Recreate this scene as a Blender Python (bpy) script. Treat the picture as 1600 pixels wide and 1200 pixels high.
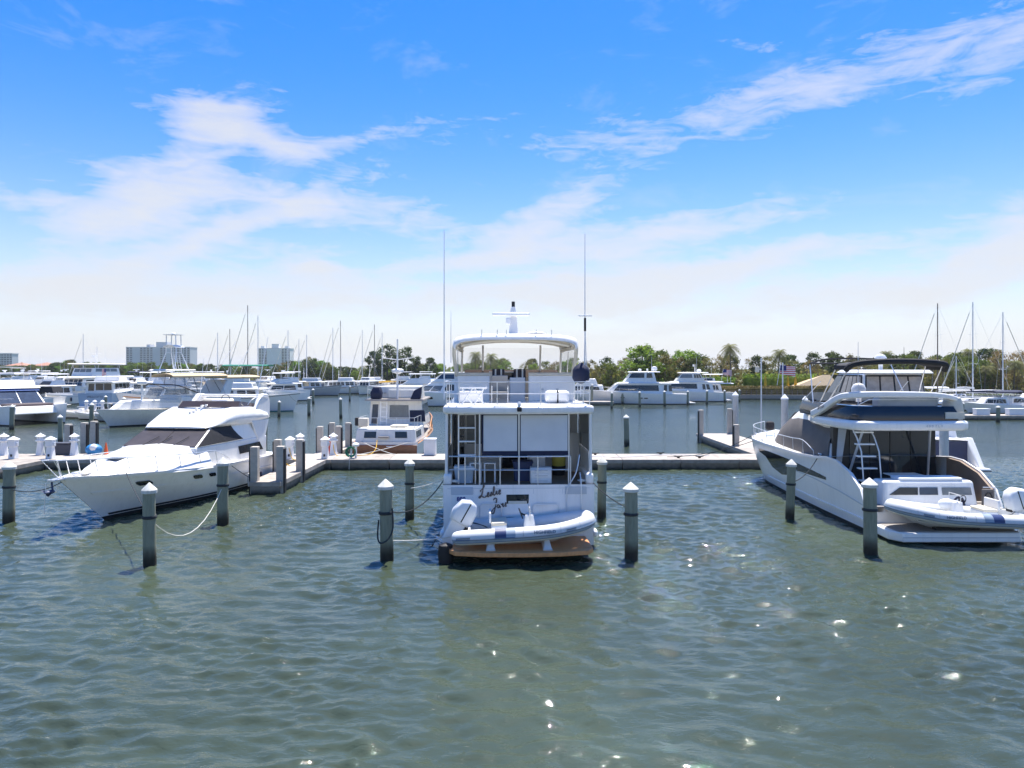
import bpy, bmesh, math, random
import numpy as np
from mathutils import Vector, Matrix
R = math.radians
random.seed(7)
for o in list(bpy.data.objects): bpy.data.objects.remove(o)
scene = bpy.context.scene
COL = scene.collection

# ---------------------------------------------------------------- camera
F_PX, HZ, CAM_H = 1110.0, 575.0, 6.2          # focal length and horizon row in photo pixels, drone height
cam = bpy.data.cameras.new('camera'); cam_o = bpy.data.objects.new('camera', cam); COL.objects.link(cam_o)
cam.sensor_width = 36; cam.lens = F_PX / 1600 * 36; cam.shift_y = -(600 - HZ) / 1600
cam.clip_start = .1; cam.clip_end = 6000
cam_o.location = (0, 0, CAM_H); cam_o.rotation_euler = (R(90), 0, 0)
scene.camera = cam_o

# ---------------------------------------------------------------- sun, sky, exposure
SUN_AZ, SUN_EL = R(19), R(70)
to_sun = Vector((math.sin(SUN_AZ)*math.cos(SUN_EL), math.cos(SUN_AZ)*math.cos(SUN_EL), math.sin(SUN_EL)))
sun = bpy.data.lights.new('sun', 'SUN'); sun.energy = 4.0; sun.angle = R(.55); sun.color = (1, .955, .88)
sun_o = bpy.data.objects.new('sun', sun); COL.objects.link(sun_o)
sun_o.rotation_euler = to_sun.to_track_quat('Z', 'Y').to_euler(); sun_o.location = (0, 60, 80)
scene.view_settings.view_transform = 'Standard'; scene.view_settings.look = 'None'
scene.view_settings.exposure = 1.28; scene.view_settings.gamma = 1
scene.view_settings.use_curve_mapping = False

world = bpy.data.worlds.new('World'); scene.world = world; world.use_nodes = True
def build_world():
    nt = world.node_tree; N = nt.nodes; Lk = nt.links
    for n in list(N): N.remove(n)
    def nd(t, **k):
        n = N.new(t)
        for a, b in k.items(): setattr(n, a, b)
        return n
    def mth(op, a, b=None, c=None, clamp=False):
        n = nd('ShaderNodeMath', operation=op, use_clamp=clamp)
        for i, v in enumerate((a, b, c)):
            if v is None: continue
            if isinstance(v, (int, float)): n.inputs[i].default_value = v
            else: Lk.new(v, n.inputs[i])
        return n.outputs[0]
    sky = nd('ShaderNodeTexSky', sky_type='NISHITA', sun_disc=False)
    sky.sun_elevation = SUN_EL; sky.sun_rotation = SUN_AZ; sky.altitude = 0
    sky.air_density = 1.0; sky.dust_density = .3; sky.ozone_density = 3.0
    hs = nd('ShaderNodeHueSaturation'); hs.inputs['Saturation'].default_value = 1.45; hs.inputs['Hue'].default_value = .506; hs.inputs['Value'].default_value = 1.0
    Lk.new(sky.outputs[0], hs.inputs['Color'])
    tc = nd('ShaderNodeTexCoord'); sp = nd('ShaderNodeSeparateXYZ'); Lk.new(tc.outputs['Generated'], sp.inputs[0])
    x, y, z = sp.outputs
    az = mth('ARCTAN2', x, y); el = mth('ARCSINE', z)
    uv = nd('ShaderNodeCombineXYZ'); Lk.new(az, uv.inputs[0]); Lk.new(el, uv.inputs[1])
    # wind-torn detail: noise on azimuth / elevation, drawn out sideways, warped
    def noise(scale, sx, sy, rot, det, dist=0., w=0.):
        m = nd('ShaderNodeMapping'); m.inputs['Scale'].default_value = (sx, sy, 1); m.inputs['Rotation'].default_value = (0, 0, rot)
        m.inputs['Location'].default_value = (w, w*.7, w)
        Lk.new(uv.outputs[0], m.inputs[0])
        n = nd('ShaderNodeTexNoise'); n.inputs['Scale'].default_value = scale; n.inputs['Detail'].default_value = det
        n.inputs['Roughness'].default_value = .64; n.inputs['Distortion'].default_value = dist
        Lk.new(m.outputs[0], n.inputs['Vector']); return n
    big = noise(5.5, 1, 2.6, R(-14), 8, .7); fine = noise(16, 1, 3.4, R(-20), 9, 1.0, 3.)
    strand = noise(8., .8, 6.5, R(-13), 7, .6, 5.)
    warpn = noise(4.5, 1, 1.5, 0, 4, 0, 9.)
    wv = nd('ShaderNodeVectorMath', operation='MULTIPLY_ADD'); Lk.new(warpn.outputs['Color'], wv.inputs[0])
    wv.inputs[1].default_value = (.15, .085, 0); wv.inputs[2].default_value = (-.075, -.0425, 0)
    wuv = nd('ShaderNodeVectorMath', operation='ADD'); Lk.new(uv.outputs[0], wuv.inputs[0]); Lk.new(wv.outputs[0], wuv.inputs[1])
    streaks = [(385,205,-10,120,24,.9),(235,300,42,165,34,.78),(90,322,-3,190,22,.62),(480,322,-5,240,24,.8),
        (330,372,24,190,17,.85),(620,212,9,190,13,.5),(850,335,24,95,24,.9),(1010,372,6,230,24,.95),(930,452,4,95,30,1.15),
        (1160,418,8,260,17,1.05),(1310,455,9,300,16,.95),(1575,392,30,70,26,1.1),(1330,130,14,330,30,.52),(1040,188,8,300,24,.48),
        (1575,85,24,90,28,.5),(485,428,0,36,8,.8),(1190,74,-6,70,10,.55),(620,465,2,420,20,.9),(1500,440,12,170,14,.7),(240,440,8,260,30,.6),
        (700,410,12,170,16,.45)]
    tot = None
    for cx, cy, a, ln, wd, s in streaks:
        dx = (cx-800)/F_PX; azc = math.atan(dx); elc = math.atan((HZ-cy)/F_PX/math.hypot(1, dx))
        m = nd('ShaderNodeMapping', vector_type='TEXTURE')
        m.inputs['Location'].default_value = (azc, elc, 0); m.inputs['Rotation'].default_value = (0, 0, R(a))
        m.inputs['Scale'].default_value = (ln/F_PX, wd/F_PX, 1)
        Lk.new(wuv.outputs[0], m.inputs[0])
        d = nd('ShaderNodeVectorMath', operation='DOT_PRODUCT'); Lk.new(m.outputs[0], d.inputs[0]); Lk.new(m.outputs[0], d.inputs[1])
        e = mth('MULTIPLY', mth('POWER', 2.718, mth('MULTIPLY', d.outputs['Value'], -.7)), s)
        tot = e if tot is None else mth('ADD', tot, e)
    # thin cirrus all over the rest of the sky, veil towards the horizon on every side
    wild = mth('MULTIPLY', mth('SUBTRACT', big.outputs['Fac'], .55, clamp=True), 1.1)
    veil = mth('MULTIPLY', mth('POWER', 2.718, mth('MULTIPLY', mth('MAXIMUM', el, 0.), -12.5)), 2.2)
    nn = mth('MULTIPLY_ADD', fine.outputs['Fac'], .5, mth('MULTIPLY_ADD', strand.outputs['Fac'], .38, mth('MULTIPLY', big.outputs['Fac'], .12)))
    ero = nd('ShaderNodeMapRange'); ero.inputs['From Min'].default_value = .36; ero.inputs['From Max'].default_value = .64; Lk.new(nn, ero.inputs[0])
    hole = mth('MULTIPLY', mth('SUBTRACT', 1., ero.outputs[0]), .8)
    dens = mth('MAXIMUM', mth('SUBTRACT', mth('MULTIPLY', mth('MINIMUM', tot, 1.25), 1.12), hole), 0.)      # noise eats the edges into feathers
    dens = mth('MULTIPLY', dens, 1.25)
    dens = mth('ADD', dens, wild); dens = mth('ADD', dens, veil)
    dens = mth('SUBTRACT', 1., mth('POWER', 2.718, mth('MULTIPLY', dens, -1.25)))     # optical depth to cover
    b1 = nd('ShaderNodeBackground'); tn = nd('ShaderNodeMix', data_type='RGBA', blend_type='MULTIPLY'); tn.inputs[0].default_value = 1; tn.inputs[7].default_value = (1, .91, 1, 1); Lk.new(hs.outputs[0], tn.inputs[6]); Lk.new(tn.outputs[2], b1.inputs[0]); b1.inputs[1].default_value = SKY_STR
    b2 = nd('ShaderNodeBackground'); b2.inputs[0].default_value = (.95, .96, 1, 1); b2.inputs[1].default_value = CLOUD_STR
    mx = nd('ShaderNodeMixShader'); Lk.new(dens, mx.inputs[0]); Lk.new(b1.outputs[0], mx.inputs[1]); Lk.new(b2.outputs[0], mx.inputs[2])
    out = nd('ShaderNodeOutputWorld'); Lk.new(mx.outputs[0], out.inputs[0])
SKY_STR, CLOUD_STR = .086, .355
build_world()

# ---------------------------------------------------------------- materials
MATS = {}
def mat(name, col=(.8,.8,.8), rough=.5, metal=0., var=.08, vscale=3., bump=0., bscale=20., spec=.5, coat=0., trans=0., alpha=1., fn=None, ior=1.45, stretch=(1,1,1)):
    if name in MATS: return MATS[name]
    m = bpy.data.materials.new(name); m.use_nodes = True; nt = m.node_tree; N = nt.nodes; Lk = nt.links
    p = N['Principled BSDF']; p.inputs['Roughness'].default_value = rough; p.inputs['Metallic'].default_value = metal
    p.inputs['Specular IOR Level'].default_value = spec; p.inputs['Coat Weight'].default_value = coat; p.inputs['IOR'].default_value = ior
    p.inputs['Transmission Weight'].default_value = trans; p.inputs['Alpha'].default_value = alpha
    tc = N.new('ShaderNodeTexCoord'); mp = N.new('ShaderNodeMapping'); mp.inputs['Scale'].default_value = stretch
    Lk.new(tc.outputs['Object'], mp.inputs[0])
    nz = N.new('ShaderNodeTexNoise'); nz.inputs['Scale'].default_value = vscale; nz.inputs['Detail'].default_value = 5; nz.inputs['Roughness'].default_value = .62
    Lk.new(mp.outputs[0], nz.inputs['Vector'])
    rp = N.new('ShaderNodeValToRGB'); rp.color_ramp.elements[0].position = .3; rp.color_ramp.elements[1].position = .7
    rp.color_ramp.elements[0].color = tuple(c*(1-var) for c in col) + (1,); rp.color_ramp.elements[1].color = tuple(min(1, c*(1+var)) for c in col) + (1,)
    Lk.new(nz.outputs['Fac'], rp.inputs[0]); Lk.new(rp.outputs[0], p.inputs['Base Color'])
    if bump:
        b = N.new('ShaderNodeBump'); b.inputs['Strength'].default_value = bump; b.inputs['Distance'].default_value = .03
        n2 = N.new('ShaderNodeTexNoise'); n2.inputs['Scale'].default_value = bscale; n2.inputs['Detail'].default_value = 4
        Lk.new(mp.outputs[0], n2.inputs['Vector']); Lk.new(n2.outputs['Fac'], b.inputs['Height']); Lk.new(b.outputs[0], p.inputs['Normal'])
    if fn: fn(nt, p, rp, mp)
    MATS[name] = m; return m
def streaked(dark, amt):
    # rust-brown and grey runs of dirt down a surface: noise drawn out along z
    def fn(nt, p, rp, mp):
        N = nt.nodes; Lk = nt.links
        tc = N.new('ShaderNodeTexCoord'); m2 = N.new('ShaderNodeMapping'); m2.inputs['Scale'].default_value = (7, 7, .5); Lk.new(tc.outputs['Object'], m2.inputs[0])
        n = N.new('ShaderNodeTexNoise'); n.inputs['Scale'].default_value = 1.; n.inputs['Detail'].default_value = 6; Lk.new(m2.outputs[0], n.inputs['Vector'])
        r = N.new('ShaderNodeValToRGB'); r.color_ramp.elements[0].position = .52; r.color_ramp.elements[1].position = .78
        r.color_ramp.elements[0].color = (0,0,0,1); r.color_ramp.elements[1].color = (amt,)*3 + (1,); Lk.new(n.outputs['Fac'], r.inputs[0])
        mx = N.new('ShaderNodeMix'); mx.data_type = 'RGBA'; mx.inputs[7].default_value = dark + (1,)
        Lk.new(r.outputs[0], mx.inputs[0]); Lk.new(rp.outputs[0], mx.inputs[6]); Lk.new(mx.outputs[2], p.inputs['Base Color'])
    return fn
def banded(stops, wob=.12):
    # stain bands by height above the water (tide line, algae), ragged edge; stops = [(z, colour)]
    def fn(nt, p, rp, mp):
        N = nt.nodes; Lk = nt.links
        g = N.new('ShaderNodeNewGeometry'); s = N.new('ShaderNodeSeparateXYZ'); Lk.new(g.outputs['Position'], s.inputs[0])
        n = N.new('ShaderNodeTexNoise'); n.inputs['Scale'].default_value = 3.5; n.inputs['Detail'].default_value = 5; Lk.new(g.outputs['Position'], n.inputs['Vector'])
        a = N.new('ShaderNodeMath'); a.operation = 'MULTIPLY_ADD'; Lk.new(n.outputs['Fac'], a.inputs[0]); a.inputs[1].default_value = wob*2; Lk.new(s.outputs[2], a.inputs[2])
        b = N.new('ShaderNodeMapRange'); b.inputs['From Min'].default_value = 0; b.inputs['From Max'].default_value = 4; Lk.new(a.outputs[0], b.inputs[0])
        r = N.new('ShaderNodeValToRGB'); e = r.color_ramp.elements
        e[0].position = 0; e[0].color = stops[0][1] + (1,); e[1].position = 1; e[1].color = stops[-1][1] + (1,)
        for z, c in stops[1:-1]: k = e.new(z/4); k.color = c + (1,)
        Lk.new(b.outputs[0], r.inputs[0])
        mx = N.new('ShaderNodeMix'); mx.data_type = 'RGBA'; mx.blend_type = 'MULTIPLY'; mx.inputs[0].default_value = 1
        Lk.new(r.outputs[0], mx.inputs[6]); Lk.new(rp.outputs[0], mx.inputs[7]); Lk.new(mx.outputs[2], p.inputs['Base Color'])
    return fn
def slab_tone(nt, p, rp, mp):
    N = nt.nodes; Lk = nt.links; oi = N.new('ShaderNodeObjectInfo'); r = N.new('ShaderNodeMapRange'); r.inputs['To Min'].default_value = .78; r.inputs['To Max'].default_value = 1.12; Lk.new(oi.outputs['Random'], r.inputs[0])
    h = N.new('ShaderNodeHueSaturation'); Lk.new(r.outputs[0], h.inputs['Value']); Lk.new(rp.outputs[0], h.inputs['Color'])
    n = N.new('ShaderNodeTexNoise'); n.inputs['Scale'].default_value = .9; n.inputs['Detail'].default_value = 7; n.inputs['Roughness'].default_value = .7; g = N.new('ShaderNodeNewGeometry'); Lk.new(g.outputs['Position'], n.inputs['Vector'])
    q = N.new('ShaderNodeValToRGB'); q.color_ramp.elements[0].position = .54; q.color_ramp.elements[1].position = .72; q.color_ramp.elements[0].color = (0,0,0,1); q.color_ramp.elements[1].color = (.6,.6,.6,1); Lk.new(n.outputs['Fac'], q.inputs[0])
    mx = N.new('ShaderNodeMix'); mx.data_type = 'RGBA'; mx.inputs[7].default_value = (.17,.14,.11,1); Lk.new(q.outputs[0], mx.inputs[0]); Lk.new(h.outputs[0], mx.inputs[6]); Lk.new(mx.outputs[2], p.inputs['Base Color'])
W = mat('gelcoat', (.87,.85,.815), .22, var=.03, coat=.3, vscale=1.2, fn=streaked((.55,.52,.45), .22))
W2 = mat('gelcoat_warm', (.78,.76,.71), .3, var=.05, coat=.2, vscale=1.5, fn=streaked((.5,.45,.36), .3))
WG = mat('gelcoat_grey', (.55,.58,.61), .25, var=.04, coat=.3)
SS = mat('stainless', (.74,.74,.74), .3, metal=.55, var=.05)
ALU = mat('painted_tube', (.74,.75,.76), .35, metal=.2, var=.04)
GLASS = mat('tinted_glass', (.012,.015,.02), .05, var=.3, spec=.8)
GLASSB = mat('blue_glass', (.03,.05,.085), .06, var=.3, spec=.8)
GLASSG = mat('grey_glass', (.16,.18,.19), .1, var=.15, spec=.7)
BLACK = mat('black_rubber', (.015,.015,.017), .6, var=.3)
NAVY = mat('navy_canvas', (.012,.018,.05), .75, var=.2, bump=.3, bscale=9)
NAVYP = mat('navy_paint', (.03,.035,.085), .18, var=.1, coat=.5)
CHAR = mat('charcoal_canvas', (.022,.022,.025), .8, var=.2, bump=.4, bscale=5)
GREYC = mat('grey_mesh_canvas', (.13,.115,.105), .75, var=.12, bump=.35, bscale=2.2, vscale=1.6)
TAN = mat('tan_canvas', (.55,.42,.26), .8, var=.1, bump=.3, bscale=5)
CREAM = mat('cream_vinyl', (.68,.62,.5), .55, var=.08)
TEAK = mat('teak', (.62,.29,.12), .5, var=.2, vscale=6, stretch=(1,9,1))
TEAKG = mat('weathered_teak', (.27,.245,.225), .65, var=.2, vscale=6, stretch=(9,1,1))
MAHO = mat('varnished_mahogany', (.22,.07,.03), .25, var=.25, coat=.4, vscale=4, stretch=(1,6,6))
BROWN = mat('brown_carpet', (.24,.185,.135), .9, var=.2, vscale=30)
BOTTOM = mat('bottom_paint', (.012,.014,.014), .6, var=.4)
TEAL = mat('teal_bottom_paint', (.01,.16,.15), .6, var=.2)
LBLUE = mat('pale_blue_paint', (.36,.46,.58), .25, var=.04, coat=.3)
GHULL = mat('grey_hull_paint', (.38,.41,.43), .3, var=.05)
HYP = mat('inflatable_fabric', (.62,.64,.65), .55, var=.05, bump=.12, bscale=6)
HYPB = mat('inflatable_trim', (.1,.15,.22), .5, var=.08)
BLUEP = mat('blue_plastic', (.03,.05,.14), .45, var=.1)
WHITEP = mat('white_plastic', (.78,.79,.8), .4, var=.04)
ROPE = mat('white_rope', (.7,.68,.63), .9, var=.15, bump=.5, bscale=60)
ROPED = mat('dark_rope', (.03,.035,.04), .9, var=.2)
RED = mat('red_plastic', (.6,.06,.02), .5)
YEL = mat('yellow_fabric', (.75,.42,.02), .7, var=.15)
GREENC = mat('green_canvas', (.01,.16,.11), .8, var=.15)
CLEAR = mat('clear_vinyl', (.6,.6,.56), .12, var=.1, alpha=.35)
SCREEN = mat('mesh_screen', (.74,.75,.76), .8, var=.05, vscale=1.5, alpha=.88)
CONC = mat('concrete', (.38,.34,.30), .85, var=.3, vscale=1.6, bump=.25, bscale=30, fn=slab_tone)
CONCB = mat('concrete_beam', (1,1,1), .9, var=.25, vscale=5, bump=.4, bscale=14, fn=banded([(0,(.03,.035,.025)),(.16,(.04,.045,.03)),(.3,(.2,.18,.15)),(.5,(.34,.31,.27)),(4,(.36,.33,.29))]))
PILE = mat('treated_timber', (1,1,1), .85, var=.3, vscale=5, bump=.6, bscale=9, stretch=(3,3,.35),
           fn=banded([(0,(.018,.017,.012)),(.34,(.03,.028,.018)),(.5,(.11,.105,.075)),(.75,(.27,.285,.205)),(4,(.33,.34,.26))]))
POST = mat('concrete_post', (.47,.43,.37), .85, var=.14, vscale=4, bump=.25, bscale=25)
CAPW = mat('weathered_cap', (.62,.62,.58), .6, var=.18, vscale=4, fn=streaked((.3,.28,.22), .6))
COVER = mat('brown_black_cover', (.06,.05,.048), .42, var=.25, bump=.3, bscale=2.2, vscale=1.6)
INKY = mat('black_gloss_paint', (.012,.013,.02), .12, var=.1, coat=.5)
LINER = mat('brown_liner', (.26,.19,.14), .6, var=.12)
WPILE = mat('white_concrete_pile', (.66,.63,.58), .8, var=.1, fn=streaked((.35,.3,.24), .5))

# ---------------------------------------------------------------- mesh tools
class MB:
    def __init__(s): s.v = []; s.f = []
    def add(s, vs, fs):
        o = len(s.v); s.v += [tuple(p) for p in vs]; s.f += [tuple(i+o for i in f) for f in fs]; return s
    def hexa(s, p): return s.add(p, [(3,2,1,0),(4,5,6,7),(0,1,5,4),(1,2,6,5),(2,3,7,6),(3,0,4,7)])
    def box(s, c, d, rz=0):
        x, y, z = d[0]/2, d[1]/2, d[2]/2; ca, sa = math.cos(rz), math.sin(rz)
        P = [(-x,-y,-z),(x,-y,-z),(x,y,-z),(-x,y,-z),(-x,-y,z),(x,-y,z),(x,y,z),(-x,y,z)]
        return s.hexa([(c[0]+a*ca-b*sa, c[1]+a*sa+b*ca, c[2]+e) for a, b, e in P])
    def loft(s, rings, closed=True, cap=True):
        n = len(rings[0]); vs = [p for r in rings for p in r]; fs = []
        for i in range(len(rings)-1):
            for j in range(n if closed else n-1):
                k = (j+1) % n; fs.append((i*n+j, i*n+k, (i+1)*n+k, (i+1)*n+j))
        if cap: fs += [tuple(range(n))[::-1], tuple((len(rings)-1)*n+j for j in range(n))]
        return s.add(vs, fs)
    def grid(s, q, nu, nv):
        a, b, c, d = q; g = [[(a*(1-i/nu)+b*(i/nu))*(1-j/nv)+(d*(1-i/nu)+c*(i/nu))*(j/nv) for i in range(nu+1)] for j in range(nv+1)]
        return s.loft(g, False, False)
    def prism(s, poly, axis, a, b):
        f = {'x': lambda p, t: (t, p[0], p[1]), 'y': lambda p, t: (p[0], t, p[1]), 'z': lambda p, t: (p[0], p[1], t)}[axis]
        return s.loft([[f(p, a) for p in poly], [f(p, b) for p in poly]])
    def tube(s, pts, r, n=6, cap=True):
        pts = [Vector(p) for p in pts]; m = len(pts); rr = r if isinstance(r, (list, tuple)) else [r]*m
        rings = []; up = None
        for i in range(m):
            t = (pts[min(i+1, m-1)] - pts[max(i-1, 0)]).normalized()
            if up is None: up = Vector((0,0,1)) if abs(t.z) < .9 else Vector((1,0,0))
            a = t.cross(up).normalized(); up = a.cross(t).normalized()
            rings.append([pts[i] + (a*math.cos(2*math.pi*k/n) + up*math.sin(2*math.pi*k/n))*rr[i] for k in range(n)])
        return s.loft(rings, True, cap)
    def lathe(s, prof, c=(0,0,0), n=14, ph=0.):
        return s.loft([[(c[0]+r*math.cos(2*math.pi*k/n+ph), c[1]+r*math.sin(2*math.pi*k/n+ph), c[2]+z) for k in range(n)] for r, z in prof])
    def ell(s, c, r, nu=12, nv=8):
        return s.loft([[(c[0]+r[0]*math.sin(math.pi*i/nv)*math.cos(2*math.pi*k/nu), c[1]+r[1]*math.sin(math.pi*i/nv)*math.sin(2*math.pi*k/nu), c[2]-r[2]*math.cos(math.pi*i/nv)) for k in range(nu)] for i in [.12]+list(range(1, nv))+[nv-.12]])
    def mesh(s, name, m, smooth=35, weld=False):
        me = bpy.data.meshes.new(name); me.from_pydata(s.v, [], s.f)
        bm = bmesh.new(); bm.from_mesh(me)
        if weld: bmesh.ops.remove_doubles(bm, verts=bm.verts, dist=.0005)
        bmesh.ops.recalc_face_normals(bm, faces=bm.faces); bm.to_mesh(me); bm.free()
        if smooth: me.shade_smooth(); me.set_sharp_from_angle(angle=R(smooth))
        if m: me.materials.append(m)
        return me
    def obj(s, name, m, par=None, smooth=35, bev=0, seg=2, weld=False):
        o = bpy.data.objects.new(name, s.mesh(name, m, smooth, weld)); COL.objects.link(o); o.parent = par
        if bev:
            b = o.modifiers.new('bevel', 'BEVEL'); b.width = bev; b.segments = seg; b.limit_method = 'ANGLE'; b.angle_limit = R(25); b.use_clamp_overlap = True
        return o
def tag(o, label=None, cat=None, group=None, kind=None):
    if label: o['label'] = label
    if cat: o['category'] = cat
    if group: o['group'] = group
    if kind: o['kind'] = kind
    return o
def thing(name, label, cat, loc=(0,0,0), rz=0, group=None):
    o = bpy.data.objects.new(name, None); COL.objects.link(o); o.location = loc; o.rotation_euler = (0, 0, rz); o.empty_display_size = .3
    return tag(o, label, cat, group)
def copy_tree(o, par=None):
    c = o.copy(); COL.objects.link(c); c.parent = par
    for ch in list(KIDS.get(o, o.children)): copy_tree(ch, c)
    return c
KIDS = {}
def at(px, d): return (px-800)*d/F_PX
def wat(px, py):                                   # photo pixel on the water surface -> world x, y
    d = F_PX*CAM_H/(py-HZ); return at(px, d), d
def spline(pts, n=6):
    P = [Vector(p) for p in pts]; out = []
    for i in range(len(P)-1):
        a, b, c, d = P[max(i-1,0)], P[i], P[i+1], P[min(i+2, len(P)-1)]
        for k in range(n):
            t = k/n; out.append(.5*((2*b)+(c-a)*t+(2*a-5*b+4*c-d)*t*t+(3*b-a-3*c+d)*t**3))
    return out + [P[-1]]
def tube(name, m, par, pts, r, n=6, sm=0):
    return MB().tube(spline(pts, sm) if sm else pts, r, n).obj(name, m, par)
def box(name, m, par, c, d, bev=0, rz=0, seg=2): return MB().box(c, d, rz).obj(name, m, par, bev=bev, seg=seg)
def lp(a, b, t): return a+(b-a)*t
def interp(tab, x):
    if x <= tab[0][0]: return tab[0][1]
    for (a, b), (c, d) in zip(tab, tab[1:]):
        if x <= c: return lp(b, d, (x-a)/(c-a))
    return tab[-1][1]
class Blk(dict): pass
def blk(name, m, par, bot, top, bev=.05, seg=2, x0=0.):
    """tapered deckhouse block: bot / top = (y aft, y fwd, half width aft, half width fwd, z); returns its wall quads"""
    def q(t): a, f, wa, wf, z = t; return [Vector((x0-wa,a,z)), Vector((x0+wa,a,z)), Vector((x0+wf,f,z)), Vector((x0-wf,f,z))]
    b, t = q(bot), q(top)
    mb = MB(); quads = [(b[3],b[2],b[1],b[0]),(t[0],t[1],t[2],t[3]),(b[0],b[1],t[1],t[0]),(b[1],b[2],t[2],t[1]),(b[2],b[3],t[3],t[2]),(b[3],b[0],t[0],t[3])]
    for qd in quads:          # twisted walls are ruled surfaces, so that panes can follow them
        nn = 6 if (qd[0]-qd[1]+qd[2]-qd[3]).length > .05 else 1
        mb.grid(qd, nn, nn)
    o = mb.obj(name, m, par, bev=bev, seg=seg, weld=True)
    r = Blk(o=o, port=(b[0],b[3],t[3],t[0]), stbd=(b[1],b[2],t[2],t[1]), aft=(b[0],b[1],t[1],t[0]), front=(b[3],b[2],t[2],t[3]), top=(t[0],t[1],t[2],t[3]))
    r.c = sum(b+t, Vector())/8
    return r
def panel(name, m, par, bk, side, poly, th=.014, rnd=0):
    """pane standing slightly proud of a wall quad; poly in wall coordinates (u aft to forward or port to starboard, v up)"""
    a, b, c, d = bk[side]
    pt = lambda u, v: (a*(1-u)+b*u)*(1-v)+(d*(1-u)+c*u)*v
    n = (b-a).cross(d-a).normalized()
    if n.dot((a+b+c+d)/4-bk.c) < 0: n = -n
    tw = (a-b+c-d).length
    if tw > .05 and len(poly) == 4:
        th += .012; g = lambda o_: [[pt(lp(lp(poly[0][0],poly[1][0],i/6),lp(poly[3][0],poly[2][0],i/6),j/3), lp(lp(poly[0][1],poly[1][1],i/6),lp(poly[3][1],poly[2][1],i/6),j/3))+n*o_ for i in range(7)] for j in range(4)]
        f_, k_ = g(th), g(-.03)
        ring = lambda q_: q_[0] + [r_[-1] for r_ in q_[1:-1]] + q_[-1][::-1] + [r_[0] for r_ in q_[-2:0:-1]]
        return MB().loft([ring(k_), ring(f_)], True, False).loft(f_, False, False).obj(name, m, par)
    P = [pt(u, v) for u, v in poly]
    return MB().loft([[p-n*.02 for p in P], [p+n*th for p in P]]).obj(name, m, par, bev=rnd)
def rect(u0, v0, u1, v1): return [(u0,v0),(u1,v0),(u1,v1),(u0,v1)]
def row(u0, u1, v0, v1, n, gap=.02, sk=0.):
    w = (u1-u0-gap*(n-1))/n
    return [[(u0+i*(w+gap)-0, v0), (u0+i*(w+gap)+w, v0), (u0+i*(w+gap)+w+sk, v1), (u0+i*(w+gap)+sk, v1)] for i in range(n)]
def text(name, s, size, m, par, loc, rot, shear=0., ext=.004, bold=0.):
    cu = bpy.data.curves.new(name, 'FONT'); cu.body = s; cu.size = size; cu.extrude = ext; cu.shear = shear; cu.offset = bold
    cu.align_x = 'CENTER'; cu.align_y = 'CENTER'
    t = bpy.data.objects.new(name, cu); COL.objects.link(t)
    me = bpy.data.meshes.new_from_object(t.evaluated_get(bpy.context.evaluated_depsgraph_get()))
    bpy.data.objects.remove(t); me.materials.clear(); me.materials.append(m)
    o = bpy.data.objects.new(name, me); COL.objects.link(o); o.parent = par; o.location = loc; o.rotation_euler = rot
    return o

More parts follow.
